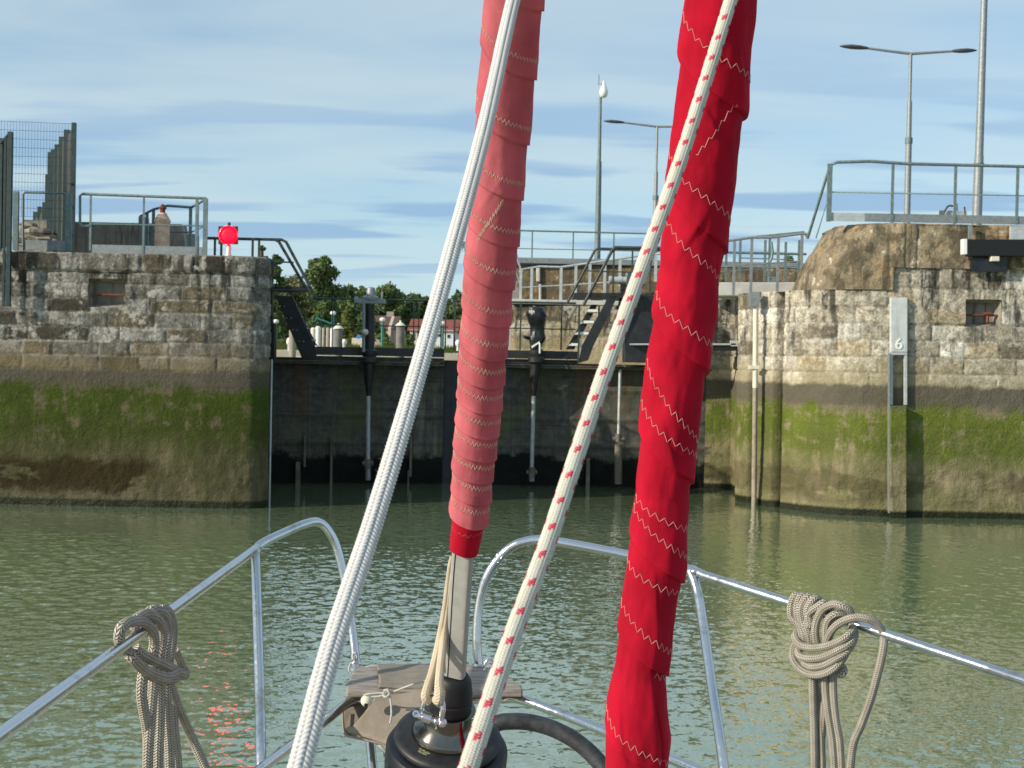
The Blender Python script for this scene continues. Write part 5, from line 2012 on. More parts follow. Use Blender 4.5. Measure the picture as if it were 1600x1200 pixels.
# ---- furled sails
class Roll:
    def __init__(self, axis, rad, edges, h, noise_amp, seed):
        P, t = resample(catmull(path3(axis), 20), 0.004)
        self.P = P
        self.t = t
        self.py = to_px(P)[1]
        if self.py[0] > self.py[-1]:
            self.P, self.py = P[::-1], self.py[::-1]
        self.T, self.E1, self.E2 = frames(self.P)
        self.rad = rad
        self.ed = edges
        self.h = h
        self.na = noise_amp
        self.seed = seed

    def y_of(self, phi):
        return np.interp(phi, np.arange(len(self.ed)), self.ed)

    def phi_of(self, y):
        return np.interp(y, self.ed, np.arange(len(self.ed)))

    def pos(self, y, th, phi_eff, lift=0.0, folds=()):
        """phi_eff = helical phase; its fraction gives the lap"""
        shp = np.shape(y)
        y = np.ravel(y)
        th = np.ravel(th)
        pe = np.ravel(phi_eff)
        c = np.stack([np.interp(y, self.py, self.P[:, k]) for k in range(3)], 1)
        e1 = np.stack([np.interp(y, self.py, self.E1[:, k]) for k in range(3)], 1)
        e2 = np.stack([np.interp(y, self.py, self.E2[:, k]) for k in range(3)], 1)
        D = c[:, 1]
        r = np.interp(y, [q[0] for q in self.rad], [q[1] for q in self.rad]) / 2 / F * D
        fr = pe - np.floor(pe)
        lap = fr
        Q = np.stack([np.cos(th) * 1.3, np.sin(th) * 1.3, y / 90.0], 1)
        n = fbm(Q, 3, self.seed) - .5
        # creases lying along the helix
        Q2 = np.stack([pe * 3.2, th * 0.35, pe * 0], 1)
        n2 = fbm(Q2, 3, self.seed + 5) - .5
        r = r - self.h * .6 + self.h * lap + n * self.na * 2 + n2 * self.na
        for (y0, th0, y1, th1, w_, a_) in folds:
            # ridge/crease running from (y0,th0) to (y1,th1)
            f = np.clip((y - y0) / (y1 - y0), -.2, 1.2)
            tc_ = th0 + (th1 - th0) * f
            dd = (th - tc_) / w_
            g = np.exp(-dd ** 2) * np.clip(1 - np.abs(f - .5) * 1.2, 0, 1)
            g2 = np.where(dd > 0, np.exp(-(dd / 1.6) ** 2), np.exp(-(dd * 3) ** 2)) * np.clip(1.1 - np.abs(f - .5) * 1.8, 0, 1)
            r = r + a_ * g2
        r = r + lift
        V = c + (np.cos(th)[:, None] * e1 + np.sin(th)[:, None] * e2) * r[:, None]
        return V.reshape(shp + (3,))

    def mesh(self, name, mat, parent, w0, w1, K=36, nth=110, folds=(), fade=None, maxw=None):
        th = np.linspace(-np.pi / 2, 1.5 * np.pi, nth)
        V, Ft, base = [], [], 0
        tint_all = []
        for n in range(w0, w1):
            f = np.linspace(0.0, 0.9995, K)
            f[0] = 0.0005
            TH, FW = np.meshgrid(th, f)
            wv = n + FW
            phi = wv - TH / (2 * np.pi)
            y = self.y_of(phi)
            if maxw is not None:
                y = np.minimum(y, maxw)
            v = self.pos(y, TH, wv, folds=folds)
            V.append(v.reshape(-1, 3))
            q = grid_faces(K, nth) + base
            Ft.append(q)
            if base:
                a = base - nth + np.arange(nth - 1)
                c = base + np.arange(nth - 1)
                Ft.append(np.stack([a, c, c + 1, a + 1], 1))
            base += K * nth
            nz = fbm(np.stack([TH.ravel() * 1.5, y.ravel() / 45., FW.ravel() * 0], 1), 3, self.seed + 40).reshape(TH.shape)
            tt = .74 + .50 * nz
            tt = tt * (1 + .06 * np.clip((FW - .9) / .1, 0, 1))
            tint_all.append(tt.ravel())
        tint = np.concatenate(tint_all)[:, None] * np.ones((1, 3))
        return np_mesh(name, np.concatenate(V), np.concatenate(Ft)[:, ::-1], mat, parent, color=tint)

    def stitch(self, mb, yr, drop, amp, period, rthread, th_a=0.02, th_b=math.pi - .02, ya=None, yb=None, folds=(), skip=0.0, seed=0):
        rg = random.Random(seed)
        n_s = 400
        th = np.linspace(th_a, th_b, n_s)
        y = yr - drop * th / math.pi if ya is None else np.linspace(ya, yb, n_s)
        P = self.pos(y, th, self.phi_of(y) + th / (2 * np.pi), .0008, folds)
        s = np.concatenate([[0], np.cumsum(np.linalg.norm(np.diff(P, axis=0), axis=1))])
        nz = max(3, int(s[-1] / (period / 2)))
        ss = np.linspace(0, s[-1], nz)
        thz = np.interp(ss, s, th)
        yz = np.interp(ss, s, y)
        # zigzag vertices offset along the roll
        sg = np.where(np.arange(nz) % 2 == 0, 1, -1)
        yy = yz + sg * amp * .5 + np.array([rg.uniform(-.12, .12) * amp for _ in range(nz)])
        pts, tt = [], []
        sub = 4
        for k in range(nz - 1):
            for q in range(sub):
                f = q / sub
                pts.append((yy[k] * (1 - f) + yy[k + 1] * f, thz[k] * (1 - f) + thz[k + 1] * f))
        pts = np.array(pts)
        V = self.pos(pts[:, 0], pts[:, 1], self.phi_of(pts[:, 0]) + pts[:, 1] / (2 * np.pi), rthread * .7, folds)
        run = []
        for k in range(len(V)):
            if skip and rg.random() < skip:
                if len(run) > 3:
                    mb.tube(run, rthread, 4)
                run = []
                continue
            run.append(Vector(V[k]))
        if len(run) > 3:
            mb.tube(run, rthread, 4)


PK = thing('furled_sail', 'faded pink furled sail wrapped in close spiral laps behind the white rope', 'furled sail', W(728, 855, 2.9))
pk_axis = [(846, -400, 2.05), (804, 0, 2.32), (785, 210, 2.46), (765, 430, 2.60), (748, 640, 2.76), (734, 800, 2.87), (731, 835, 2.90)]
pk_rad = [(-400, 106), (0, 96), (150, 88), (300, 84), (480, 80), (560, 77), (700, 68), (800, 62), (840, 56)]
pk_ed = [-470, -345, -222, -103, 12, 121, 223, 309, 381, 447, 503, 555, 596, 637, 678, 713, 747, 780, 818, 850]
pk = Roll(pk_axis, pk_rad, pk_ed, .0045, .0034, 3)
pk_f = [(330, 2.3, 250, 1.2, .10, .0012), (150, 1.7, 60, 2.4, .15, .0015)]
pk.mesh('wrapped_sail', M['pink_cloth'], PK, 2, 18, 22, 96, folds=pk_f)
b = MB()
for i, (yr, dr) in enumerate(((-25, 58), (91, 56), (196, 50), (282, 44), (356, 38), (419, 34), (479, 30), (529, 27), (571, 24), (612, 22), (651, 21), (687, 20), (722, 18), (754, 17), (791, 17))):
    for k in range(2):
        pk.stitch(b, yr + k * 1.2, dr, 7, .0075, .00034, folds=pk_f, skip=.02, seed=i * 7 + k)
pk.stitch(b, 0, 0, 9, .008, .0004, th_a=1.25, th_b=2.15, ya=296, yb=363, folds=pk_f)
pk.stitch(b, 0, 0, 9, .009, .0004, th_a=1.29, th_b=2.19, ya=298, yb=364, folds=pk_f)
b.build('zigzag_stitching', M['thread_old'], PK)
# red cuff under the faded part
cuff = Roll([(736, 780, 2.86), (731, 820, 2.895), (724, 870, 2.94)], [(780, 52), (815, 51), (840, 49), (857, 46), (870, 45)], [700, 820, 940], .001, .0025, 9)
th = np.linspace(0, 2 * np.pi, 64)
yv = np.concatenate([np.linspace(806, 857, 26), [857.5, 856]])
TH, Y_ = np.meshgrid(th, yv)
wv = 4 * np.sin(TH * 2 + .5) * np.clip((Y_ - 830) / 30, 0, 1)
V = cuff.pos(Y_ + wv * .5, TH, Y_ * 0 + .5, lift=np.where(Y_.ravel() == 856, -.004, 0.0))
np_mesh('red_cuff', V.reshape(-1, 3), grid_faces(len(yv), len(th))[:, ::-1], M['red_cloth'], PK, color=np.ones((V.reshape(-1, 3).shape[0], 3)))
b = MB()
cuff.stitch(b, 824, 4, 5, .012, .0004, th_a=.3, th_b=2.9)
b.build('zigzag_stitching', M['thread'], PK)
b = MB()
b.prism([W(730, 820, 2.855), W(753, 823, 2.86), W(751, 819, 2.86), (W(733, 817.5, 2.855))], (0, .001, 0))
b.build('white_tag', M['white'], PK)

RS = thing('furled_sail', 'bright red furled sail with wide spiral laps and pale zigzag seams', 'furled sail', W(1000, 1200, 2.75))
rs_axis = [(1170, -400, 2.02), (1128, 0, 2.22), (1108, 190, 2.32), (1082, 400, 2.42), (1061, 560, 2.49), (1043, 700, 2.56), (1029, 850, 2.62), (1001, 1050, 2.70), (993, 1200, 2.76), (984, 1330, 2.80), (976, 1500, 2.86)]
rs_rad = [(-400, 122), (0, 118), (100, 112), (170, 110), (200, 104), (390, 104), (420, 98), (560, 101), (620, 96), (740, 94), (770, 88), (880, 92), (930, 86), (1045, 85), (1075, 92), (1150, 101), (1200, 97), (1330, 97)]
rs_ed = [-600, -400, -205, -15, 182, 391, 582, 754, 906, 1054, 1205, 1350, 1495]
rs = Roll(rs_axis, rs_rad, rs_ed, .0075, .0060, 12)
rs_f = [(1030, 1.25, 1200, .75, .16, .007), (1080, 1.0, 1260, .35, .12, -.007), (150, 1.9, 230, 1.0, .2, .004), (880, 1.7, 1010, 1.0, .18, .004), (400, 2.2, 300, 1.3, .2, .003),
        (640, 2.0, 740, 1.1, .2, .004), (30, 1.2, 170, .6, .2, .003), (480, 1.0, 600, .5, .2, .003), (1060, 2.4, 1200, 1.9, .2, .003)]
rs.mesh('wrapped_sail', M['red_cloth'], RS, 2, 12, 60, 130, folds=rs_f)
b = MB()
for i, (yr, dr) in enumerate(((-70, 105), (128, 111), (344, 104), (440, 110), (540, 84), (696, 135), (713, 88), (825, 54), (870, 84), (921, 47), (1017, 81), (1194, 93))):
    rs.stitch(b, yr, dr, 10, .018, .00050, folds=rs_f, seed=i)
rs.stitch(b, 0, 0, 10, .016, .00050, th_a=.05, th_b=1.1, ya=1054, yb=1038, folds=rs_f)
rs.stitch(b, 0, 0, 8, .016, .00050, th_a=.95, th_b=2.0, ya=148, yb=232, folds=rs_f)
b.build('zigzag_stitching', M['thread'], RS)

# ---- furling drum with the foil
DR = thing('furling_drum', 'round black furling drum with grey foil and steel hub at the bow', 'furling drum', W(697, 1250, 3.05))
foil = [(733, 822, 2.90), (723, 870, 2.93), (711, 1055, 3.03)]
fp = path3(foil)
axd = (fp[0] - fp[2]).normalized()
Pf, tf = resample(catmull(fp, 6), .01)
Tf, F1, F2 = frames(Pf)
an = np.linspace(0, 2 * np.pi, 48, endpoint=False) + .02
ex = .38
sx = np.sign(np.cos(an)) * np.abs(np.cos(an)) ** ex * .0225
sy = np.sign(np.sin(an)) * np.abs(np.sin(an)) ** ex * .0135
rot_ = -.30
cxs, cys = sx * math.cos(rot_) + sy * math.sin(rot_), -sx * math.sin(rot_) + sy * math.cos(rot_)
Vf = Pf[:, None, :] + F1[:, None, :] * cxs[None, :, None] + F2[:, None, :] * cys[None, :, None]
n_, m_ = Vf.shape[:2]
ii, jj = np.meshgrid(np.arange(n_ - 1), np.arange(m_), indexing='ij')
a_ = (ii * m_ + jj).ravel()
b_ = (ii * m_ + (jj + 1) % m_).ravel()
np_mesh('foil', Vf.reshape(-1, 3), np.stack([a_, b_, b_ + m_, a_ + m_], 1), M['alu'], DR, smooth=False)
b = MB()
e2 = Vector((0, -1, 0))
e2 = (e2 - axd * e2.dot(axd)).normalized()
e1 = axd.cross(e2)
if e1.x < 0:
    e1 = -e1
off = e2 * .0094 - e1 * .0159
off2 = e2 * .0160 - e1 * .0195
b.tube(catmull([p + off for p in fp], 6), .0011, 6)
b.build('luff_groove', M['black_void'], DR)
O = W(704, 1108, 3.07)
b = MB()
b.lathe(O, axd, [(.047, -.010), (.0475, .0), (.0475, .028), (.0455, .030), (.0455, .036), (.047, .038), (.041, .075), (.0345, .088), (.030, .092), (.026, .093)], 40)
b.build('rubber_collar', M['rubber'], DR, smooth=35)
b = MB()
b.lathe(O, axd, [(.083, -.062), (.082, -.056), (.078, -.048), (.062, -.034), (.058, -.020), (.0565, .002), (.054, .003), (.04, .003)], 48)
b.build('steel_hub', M['hub_steel'], DR, smooth=35)
b = MB()
b.lathe(O, axd, [(.08, -.0635), (.110, -.066), (.1205, -.070), (.123, -.076), (.121, -.082), (.112, -.084)], 72)
b.build('top_disc', M['drum_top'], DR, smooth=50)
b = MB()
b.lathe(O, axd, [(.10, -.083), (.132, -.094), (.139, -.106), (.1395, -.150), (.137, -.156), (.1385, -.162), (.138, -.235), (.12, -.245)], 72)
b.build('drum_body', M['drum_body'], DR, smooth=40)
# lettering on the disc
M['drum_text'], _, _ = new_mat('drum_lettering', (0.50, 0.47, 0.28), 0.6)
tgt = W(643, 1156, 2.955)
u1 = (Vector((1, 0, 0)) - axd * axd.x).normalized()
# letters follow the rim: baseline direction tangential at this spot
rel = tgt - O
rel = rel - axd * rel.dot(axd)
rad_ = rel.normalized()
tan_ = axd.cross(rad_)
if tan_.x < 0:
    tan_ = -tan_
cen = O + rad_ * .094 + axd * (-.0638)
upv = axd.cross(tan_)
if upv.dot(rad_) > 0:
    upv = -upv
def mat4(c, ux, uy, uz):
    return Matrix(((ux.x, uy.x, uz.x, c.x), (ux.y, uy.y, uz.y, c.y), (ux.z, uy.z, uz.z, c.z), (0, 0, 0, 1)))
nz_ = tan_.cross(upv)
text_obj('FURLEX', 'lettering', .0085, mat4(cen + upv * .0035 + axd * .0004, tan_, upv, nz_), M['drum_text'], DR, .0003)
text_obj('SELDEN', 'lettering', .0066, mat4(cen - upv * .0038 + axd * .0002, tan_, upv, nz_), M['drum_text'], DR, .0003)

# shackle and tack lines
SH = thing('shackle', 'polished steel shackle hooked to the drum hub', 'shackle', W(673, 1135, 2.96))
DS = 2.915
b = MB()
b.tube(path3([(658, 1120, DS), (661, 1102, DS - .01), (667, 1089, DS - .006), (677, 1085, DS), (687, 1089, DS - .006), (692, 1104, DS - .02), (689, 1127, DS - .02)]), .0064, 12, 8)
b.build('bow', M['steel'], SH, smooth=True)
b = MB()
b.tube(path3([(648, 1116, DS - .008), (664, 1121, DS - .01), (684, 1128, DS - .018), (690, 1129.5, DS - .02)]), .0058, 12)
b.cyl(W(660.5, 1119, DS - .01), W(674, 1124, DS - .012), .0118, n=16)
b.ball(W(682, 1127, DS - .018), .0085, 14, 10)
b.ball(W(691, 1129.5, DS - .018), .0105, 12, 8)
b.ball(W(657, 1119, DS - .01), .0075, 14, 10)
b.lathe(W(650, 1115, DS - .012), (0, -1, .2), [(.0035, 0), (.0075, 0), (.0075, .004), (.0035, .004)], 16, caps=False)
b.build('pin', M['steel'], SH, smooth=40)
TL = thing('tack_line', 'pair of beige lashing lines running down the foil to the shackle', 'line', W(675, 1095, 2.95))
b = MB()
b.tube(path3([(706, 868, 2.935), (702, 890, 2.945), (695, 950, 2.975), (686, 1005, 2.99), (676, 1050, 2.95), (667, 1078, 2.905), (665, 1090, 2.895), (671, 1097, 2.90)]), [.004, .005, .0065, .009, .010, .010, .010, .009], 12, 8, flat=.75)
b.build('outer_line', M['tack'], TL, smooth=True)
b = MB()
b.tube(path3([(707, 868, 2.935), (704, 900, 2.95), (699, 950, 2.975), (693, 1000, 2.985), (688, 1045, 2.935), (686, 1068, 2.90), (687, 1083, 2.89), (685, 1096, 2.888), (678, 1093, 2.90)]), [.003, .005, .0065, .0085, .0095, .0095, .0125, .011, .008], 12, 8, flat=.8)
b.build('inner_line', M['tack'], TL, smooth=True)
b = MB()
b.tube(path3([(708, 868, 2.94), (704, 905, 2.955), (699, 960, 2.99), (696, 1020, 3.01), (693, 1050, 3.02)]), .0022, 8, 6)
b.build('thin_cord', M['cord'], TL, smooth=True)

# ---- pulpit
PU = thing('pulpit', 'polished stainless steel bow pulpit with two raised front loops', 'pulpit', W(600, 1200, 4.0))


def invD(x):
    # distance along the left top rail
    return 1 / (1 / 2.30 + (1 / 4.2 - 1 / 2.30) * x / 400)


r28 = .0140
b = MB()
b.tube([W(-60, 1149 + 60 * .74, invD(-60)), W(0, 1149, invD(0)), W(200, 1003, invD(200)), W(388, 866, 4.13), W(402, 856, 4.2)], r28, 20)
b.build('top_rail', M['steel'], PU, smooth=60)
b = MB()
b.tube(path3([(398, 860, 4.19), (410, 849, 4.22), (440, 834, 4.28), (478, 818, 4.36), (497, 816, 4.40), (512, 828, 4.42), (527, 858, 4.43), (541, 920, 4.42), (550, 980, 4.40), (557, 1041, 4.36)]), r28, 20, 8)
b.build('front_loop', M['steel'], PU, smooth=60)
b = MB()
b.tube(path3([(399, 862, 4.18), (402, 960, 4.0), (406, 1100, 3.8), (408, 1205, 3.65), (411, 1400, 3.5)]), .0145, 20, 6)
b.build('stanchion', M['steel'], PU, smooth=60)
b = MB()
b.tube(path3([(330, 1265, 3.1), (420, 1192, 3.5), (500, 1133, 3.85), (545, 1099, 4.05), (580, 1095, 4.1), (700, 1094, 4.12), (780, 1092, 4.1), (816, 1094, 4.05), (880, 1117, 3.95), (950, 1145, 3.8), (1010, 1170, 3.65), (1090, 1203, 3.5), (1200, 1250, 3.3)]), .0140, 20, 8)
b.build('lower_rail', M['steel'], PU, smooth=60)
b = MB()
b.tube(path3([(748, 1042, 4.32), (745, 1000, 4.33), (748, 950, 4.34), (759, 905, 4.34), (780, 872, 4.34), (806, 851, 4.33), (838, 843.5, 4.32), (875, 847, 4.3), (980, 867, 4.25), (1086, 892, 4.18)]), .0145, 20, 8)
b.build('front_loop', M['steel'], PU, smooth=60)
b = MB()
b.tube(path3([(1079, 889, 4.19), (1100, 899, 4.15), (1235, 942, 3.95), (1350, 980, 3.80), (1600, 1063, 3.45), (1720, 1104, 3.3)]), .0142, 20)
b.build('top_rail', M['steel'], PU, smooth=60)
b = MB()
b.tube(path3([(1076, 888, 4.19), (1083, 903, 4.17), (1091, 930, 4.14), (1100, 985, 4.06), (1112, 1070, 3.92), (1122, 1135, 3.8), (1131, 1205, 3.7), (1150, 1400, 3.5)]), .0145, 20, 6)
b.build('stanchion', M['steel'], PU, smooth=60)
b = MB()
b.tube(path3([(578, 1155, 4.1), (583, 1205, 4.0), (590, 1370, 3.8)]), .0145, 16)
b.build('stanchion', M['steel'], PU, smooth=60)
for (x, y, D) in ((1086, 893, 4.17), (399, 861, 4.18)):
    b = MB()
    b.ball(W(x, y, D), .0165, 14, 8, (1.1, 1, .8))
    b.build('weld', M['steel'], PU, smooth=True)
b = MB()
b.tube(path3([(779, 879, 4.3), (775, 872, 4.3), (777, 866, 4.3), (782, 864, 4.3), (785, 868, 4.3), (782, 874, 4.3)]), .0022, 8, 5)
b.build('eye', M['steel'], PU, smooth=True)
b = MB()
b.tube(path3([(757, 1046, 4.2), (757, 1038, 4.2), (762, 1031, 4.2), (769, 1031, 4.2), (772, 1040, 4.2)]), .0040, 8, 5)
b.build('eye', M['steel'], PU, smooth=True)
for (x, y) in ((557, 1040), (748, 1043)):
    b = MB()
    c = W(x, y, 4.30)
    b.lathe(c - Vector((0, 0, .012)), (0, 0, 1), [(.024, 0), (.024, .008), (.017, .012), (.017, .02)], 20)
    b.build('base_socket', M['steel'], PU, smooth=40)

# ---- teak bow seat
SE = thing('bow_seat', 'weathered grey teak bow seat board fixed across the pulpit', 'seat', W(680, 1080, 4.1))
zs_ = Z_at(680, 1074, 4.02)
def SZ(px, py, z):
    return WZ(px, py, z)
top_ = [SZ(541, 1078, zs_), SZ(541, 1068, zs_), SZ(552, 1048, zs_), SZ(566, 1040, zs_), SZ(640, 1036, zs_), SZ(720, 1036, zs_), SZ(762, 1042, zs_), SZ(792, 1056, zs_), SZ(815, 1070, zs_), SZ(817, 1078, zs_)]
b = MB()
b.prism(top_[::-1], (0, 0, -.022))
b.build('board', M['teak'], SE, bevel=.006)

# canvas bag folded over the seat
CB = thing('canvas_bag', 'grey brown canvas sail bag draped over the teak seat behind the drum', 'bag', W(640, 1160, 3.95))
rowsL = [((588, 1040), 4.44, .012), ((590, 1050), 4.30, .014), ((592, 1066), 4.10, .014), ((591, 1074), 4.02, .012), ((589, 1082), 3.985, 0), ((582, 1096), 3.96, 0), ((568, 1118), 3.93, 0), ((541, 1149), 3.90, 0)]
rowsR = [((712, 1040), 4.44, .012), ((714, 1050), 4.30, .014), ((716, 1066), 4.10, .014), ((718, 1074), 4.02, .012), ((718, 1082), 3.985, 0), ((716, 1100), 3.95, 0), ((712, 1140), 3.88, 0), ((704, 1188), 3.80, 0)]
Lp = [SZ(p[0], p[1], zs_ + .006) if l_ else W(p[0], p[1], D) for p, D, l_ in rowsL]
Rp = [SZ(p[0], p[1], zs_ + .006) if l_ else W(p[0], p[1], D) for p, D, l_ in rowsR]
Lp, Rp = catmull(Lp, 6), catmull(Rp, 6)
ncol = 34
vs = []
for i in range(len(Lp)):
    for k in range(ncol):
        s = k / (ncol - 1)
        p = Lp[i].lerp(Rp[i], s)
        f = i / (len(Lp) - 1)
        w_ = max(0, f - .5) * 2
        p = p + Vector((0, -.006 * w_ * math.sin(s * 7 + f * 4) - .018 * w_ * math.sin(s * 3 - 1), .0012 * math.sin(s * 13 + 1) * (1 - w_)))
        p.z += .004
        vs.append(p)
fs = []
for i in range(len(Lp) - 1):
    for k in range(ncol - 1):
        a = i * ncol + k
        fs.append((a, a + ncol, a + ncol + 1, a + 1))
o = MB().add(vs, fs).build('front_flap', M['canvas'], CB, smooth=True)
md = o.modifiers.new('thick', 'SOLIDIFY')
md.thickness = .003
md.offset = -1
b = MB()
A = path3([(540, 1090, 4.10), (560, 1084, 4.12), (600, 1082, 4.12), (640, 1084, 4.12), (640, 1165, 4.03), (600, 1162, 4.03), (560, 1154, 4.0), (543, 1149, 3.98), (537, 1140, 4.0), (536, 1112, 4.06)])
b.prism(A, (0, .004, 0))
o = b.build('back_panel', M['canvas'], CB)
b = MB()
b.tube(path3([(536, 1110, 4.04), (536.5, 1138, 3.98), (541, 1149, 3.92), (556, 1153, 3.9), (600, 1163, 3.87), (650, 1176, 3.84)]), .0035, 8, 6)
b.build('hem', M['canvas'], CB, smooth=True)

# ball and cord
BC = thing('ball_cord', 'thin white cord with a cream stopper ball tied under the seat', 'cord', W(573, 1105, 3.92))
b = MB()
c = W(573, 1095, 3.90)
b.ball(c, .0175, 20, 14)
b.build('ball', M['cream_plastic'], BC, smooth=True)
b = MB()
b.tube([c + Vector((0, -.0145, -.0085)), c + Vector((0, -.0172, -.009))], .0055, 12)
b.build('ball_hole', M['black_void'], BC)
b = MB()
b.tube(path3([(569, 1086, 3.9), (578, 1084, 3.88), (595, 1083, 3.87), (603, 1084, 3.86), (612, 1082, 3.85), (630, 1075, 3.83), (655, 1066, 3.8), (672, 1063, 3.78)]), .0030, 8, 8)
b.tube(path3([(580, 1089, 3.88), (592, 1088, 3.87), (602, 1086, 3.86), (608, 1086, 3.85), (611, 1100, 3.83), (611.5, 1118, 3.80), (609, 1132, 3.77)]), .0030, 8, 8)
b.tube(path3([(600, 1079, 3.85), (606, 1078, 3.84), (608, 1084, 3.84), (603, 1089, 3.84), (599, 1086, 3.85), (602, 1080, 3.85), (609, 1082, 3.84), (607, 1089, 3.84)]), .0034, 8, 8)
b.build('cord', M['cord'], BC, smooth=True)
b = MB()
b.tube(path3([(546, 1050, 4.3), (546, 1042, 4.32), (549, 1036, 4.33), (554, 1040, 4.31), (553, 1046, 4.3), (558, 1050, 4.27), (566, 1045, 4.27), (578, 1041, 4.27), (590, 1041, 4.27)]), .0035, 8, 8)
b.tube(path3([(552, 1032, 4.3), (551, 1024, 4.32), (555, 1020, 4.32), (558, 1026, 4.32), (556, 1034, 4.31)]), .004, 8, 8)
tag(b.build('lashing', M['cord'], None, smooth=True), 'small pale cord lashing at the foot of the left front loop', 'lashing')

# coiled white line low behind the drum, rubber hose on the right
b = MB()
for i in range(8):
    x = 586 + i * 2.4
    b.tube(path3([(x, 1161 + i * 2.6, 3.9), (x + 7, 1163 + i * 2.6, 3.88), (x + 13, 1172 + i * 2.8, 3.88), (x + 14, 1182 + i * 2.8, 3.9)]), .0022, 6, 5)
tag(b.build('coiled_cord', M['cord'], None, smooth=True), 'fine white cord coiled tightly behind the drum\'s lower left rim', 'cord')
b = MB()
b.tube(path3([(752, 1150, 3.55), (775, 1131, 3.55), (800, 1127, 3.55), (830, 1129, 3.55), (865, 1139, 3.54), (900, 1158, 3.52), (928, 1182, 3.50), (945, 1205, 3.48), (958, 1235, 3.46), (966, 1275, 3.44)]), .0215, 20, 8)
tag(b.build('rubber_hose', M['rubber_hose'], None, smooth=60), 'thick dusty black rubber hose arching right of the drum', 'hose')


# ---- mooring ropes hitched to the rails
def hitch(root, name, paths, r, zx, zy, sc, Df, mat):
    for pts in paths:
        q = []
        for (x, y, dz) in pts:
            px, py = zx + x / sc, zy + y / sc
            q.append(W(px, py, Df(px) + dz))
        b = MB()
        b.tube(q, r, 16, 8)
        b.build(name, mat, root, smooth=True)


def DL(px):
    return invD(px) if px < 300 else invD(300)


HL = thing('mooring_rope', 'grey brown mooring rope hitched and hanging from the left pulpit rail', 'rope', W(230, 1200, 2.95), 'mooring ropes hung on the pulpit')
rr = .0122
d = .028
hitch(HL, 'hitch_turn', [
    [(225, 455, .03), (170, 420, .03), (125, 375, .015), (112, 310, -.005), (135, 250, -.02), (200, 218, -d), (270, 222, -d - .008), (330, 275, -d - .01), (348, 350, -d - .008), (340, 430, -d), (350, 520, -.012)],
    [(215, 260, .02), (225, 205, .0), (290, 170, -.02), (355, 190, -d - .004), (398, 260, -d - .008), (400, 350, -d - .008), (385, 440, -d), (380, 540, -.012)],
    [(300, 220, .02), (320, 150, .0), (375, 145, -.02), (425, 190, -d), (440, 290, -d - .004), (425, 400, -d), (410, 540, -.01)],
    [(380, 190, .02), (395, 140, .0), (440, 155, -.012), (468, 230, -.02), (468, 340, -.02), (450, 450, -.018), (435, 540, -.01)],
    [(215, 395, .012), (250, 430, -.012), (320, 470, -.035), (390, 500, -.04), (450, 530, -.03), (480, 540, -.012)],
    [(170, 430, .02), (205, 470, -.015), (265, 530, -.04), (340, 570, -.052), (430, 588, -.05), (500, 560, -.045), (545, 580, -.03), (552, 560, .0), (520, 500, .02), (495, 440, .025), (478, 400, .02)],
    [(250, 500, -.0), (300, 560, -.035), (370, 600, -.042), (450, 605, -.036), (500, 590, -.01), (510, 560, .01)],
], rr, 160, 920, 4.285, DL, M['mooring'])
hitch(HL, 'hanging_strand', [
    [(285, 530, .0), (268, 600, -.004), (262, 700, -.004), (278, 820, -.004), (300, 940, .0), (305, 1100, .0), (300, 1400, .0)],
    [(345, 580, -.01), (338, 700, -.018), (325, 850, -.02), (312, 1000, -.02), (305, 1150, -.02), (305, 1400, -.02)],
    [(385, 590, -.008), (385, 720, -.006), (383, 900, -.006), (375, 1100, -.006), (372, 1400, -.006)],
    [(425, 600, -.008), (428, 720, -.02), (438, 900, -.022), (450, 1080, -.022), (455, 1400, -.022)],
    [(450, 600, .0), (466, 750, .004), (480, 950, .004), (500, 1150, .004), (515, 1400, .004)],
    [(440, 590, -.012), (480, 720, -.026), (530, 850, -.028), (590, 980, -.026), (650, 1110, -.02), (700, 1230, -.015), (745, 1400, -.01)],
], rr, 160, 920, 4.285, DL, M['mooring'])


def DRr(px):
    return 1 / (1 / 4.18 + (1 / 3.45 - 1 / 4.18) * (px - 1080) / 520)


HR = thing('mooring_rope', 'grey brown mooring rope knotted in many turns on the right pulpit rail', 'rope', W(1290, 1200, 3.85), 'mooring ropes hung on the pulpit')
rr = .0113
g_ = .030
turns = []
for (xt, xl, xf, yt) in ((205, 160, 300, 205), (262, 225, 330, 215), (325, 262, 345, 222), (395, 330, 372, 238), (480, 345, 350, 285)):
    turns.append([(xt + 120, yt + 150, .035), (xt + 95, yt + 40, .030), (xt + 45, yt, .0), (xt, yt + 15, -.018), (xl + 12, yt + 110, -g_), (xl + 22, yt + 220, -g_), (xf - 40, 520, -g_), (xf - 12, 620, -.024), (xf, 720, -.010)])
turns.append([(455, 740, -.012), (425, 600, -g_), (440, 470, -g_ - .004), (500, 350, -g_ - .004), (610, 295, -g_), (710, 315, -.022), (790, 370, .0), (800, 440, .02)])
turns.append([(405, 740, -.004), (398, 640, -.018), (395, 560, -.018)])
turns.append([(540, 700, -.012), (535, 560, -.022), (560, 460, -.024), (630, 400, -.018), (710, 400, .004), (740, 430, .02)])
turns.append([(590, 560, -.008), (610, 480, -.008), (660, 430, .0), (710, 425, .02)])
turns.append([(545, 720, -.012), (565, 630, -.038), (620, 540, -.05), (720, 468, -.048), (850, 432, -.036), (980, 450, -.018), (1070, 500, .006), (1120, 570, .024), (1140, 660, .026), (1128, 780, .012), (1105, 900, .004), (1070, 1040, .0), (1030, 1190, .0), (990, 1320, 0), (900, 1560, 0), (820, 1760, 0), (780, 2100, 0)])
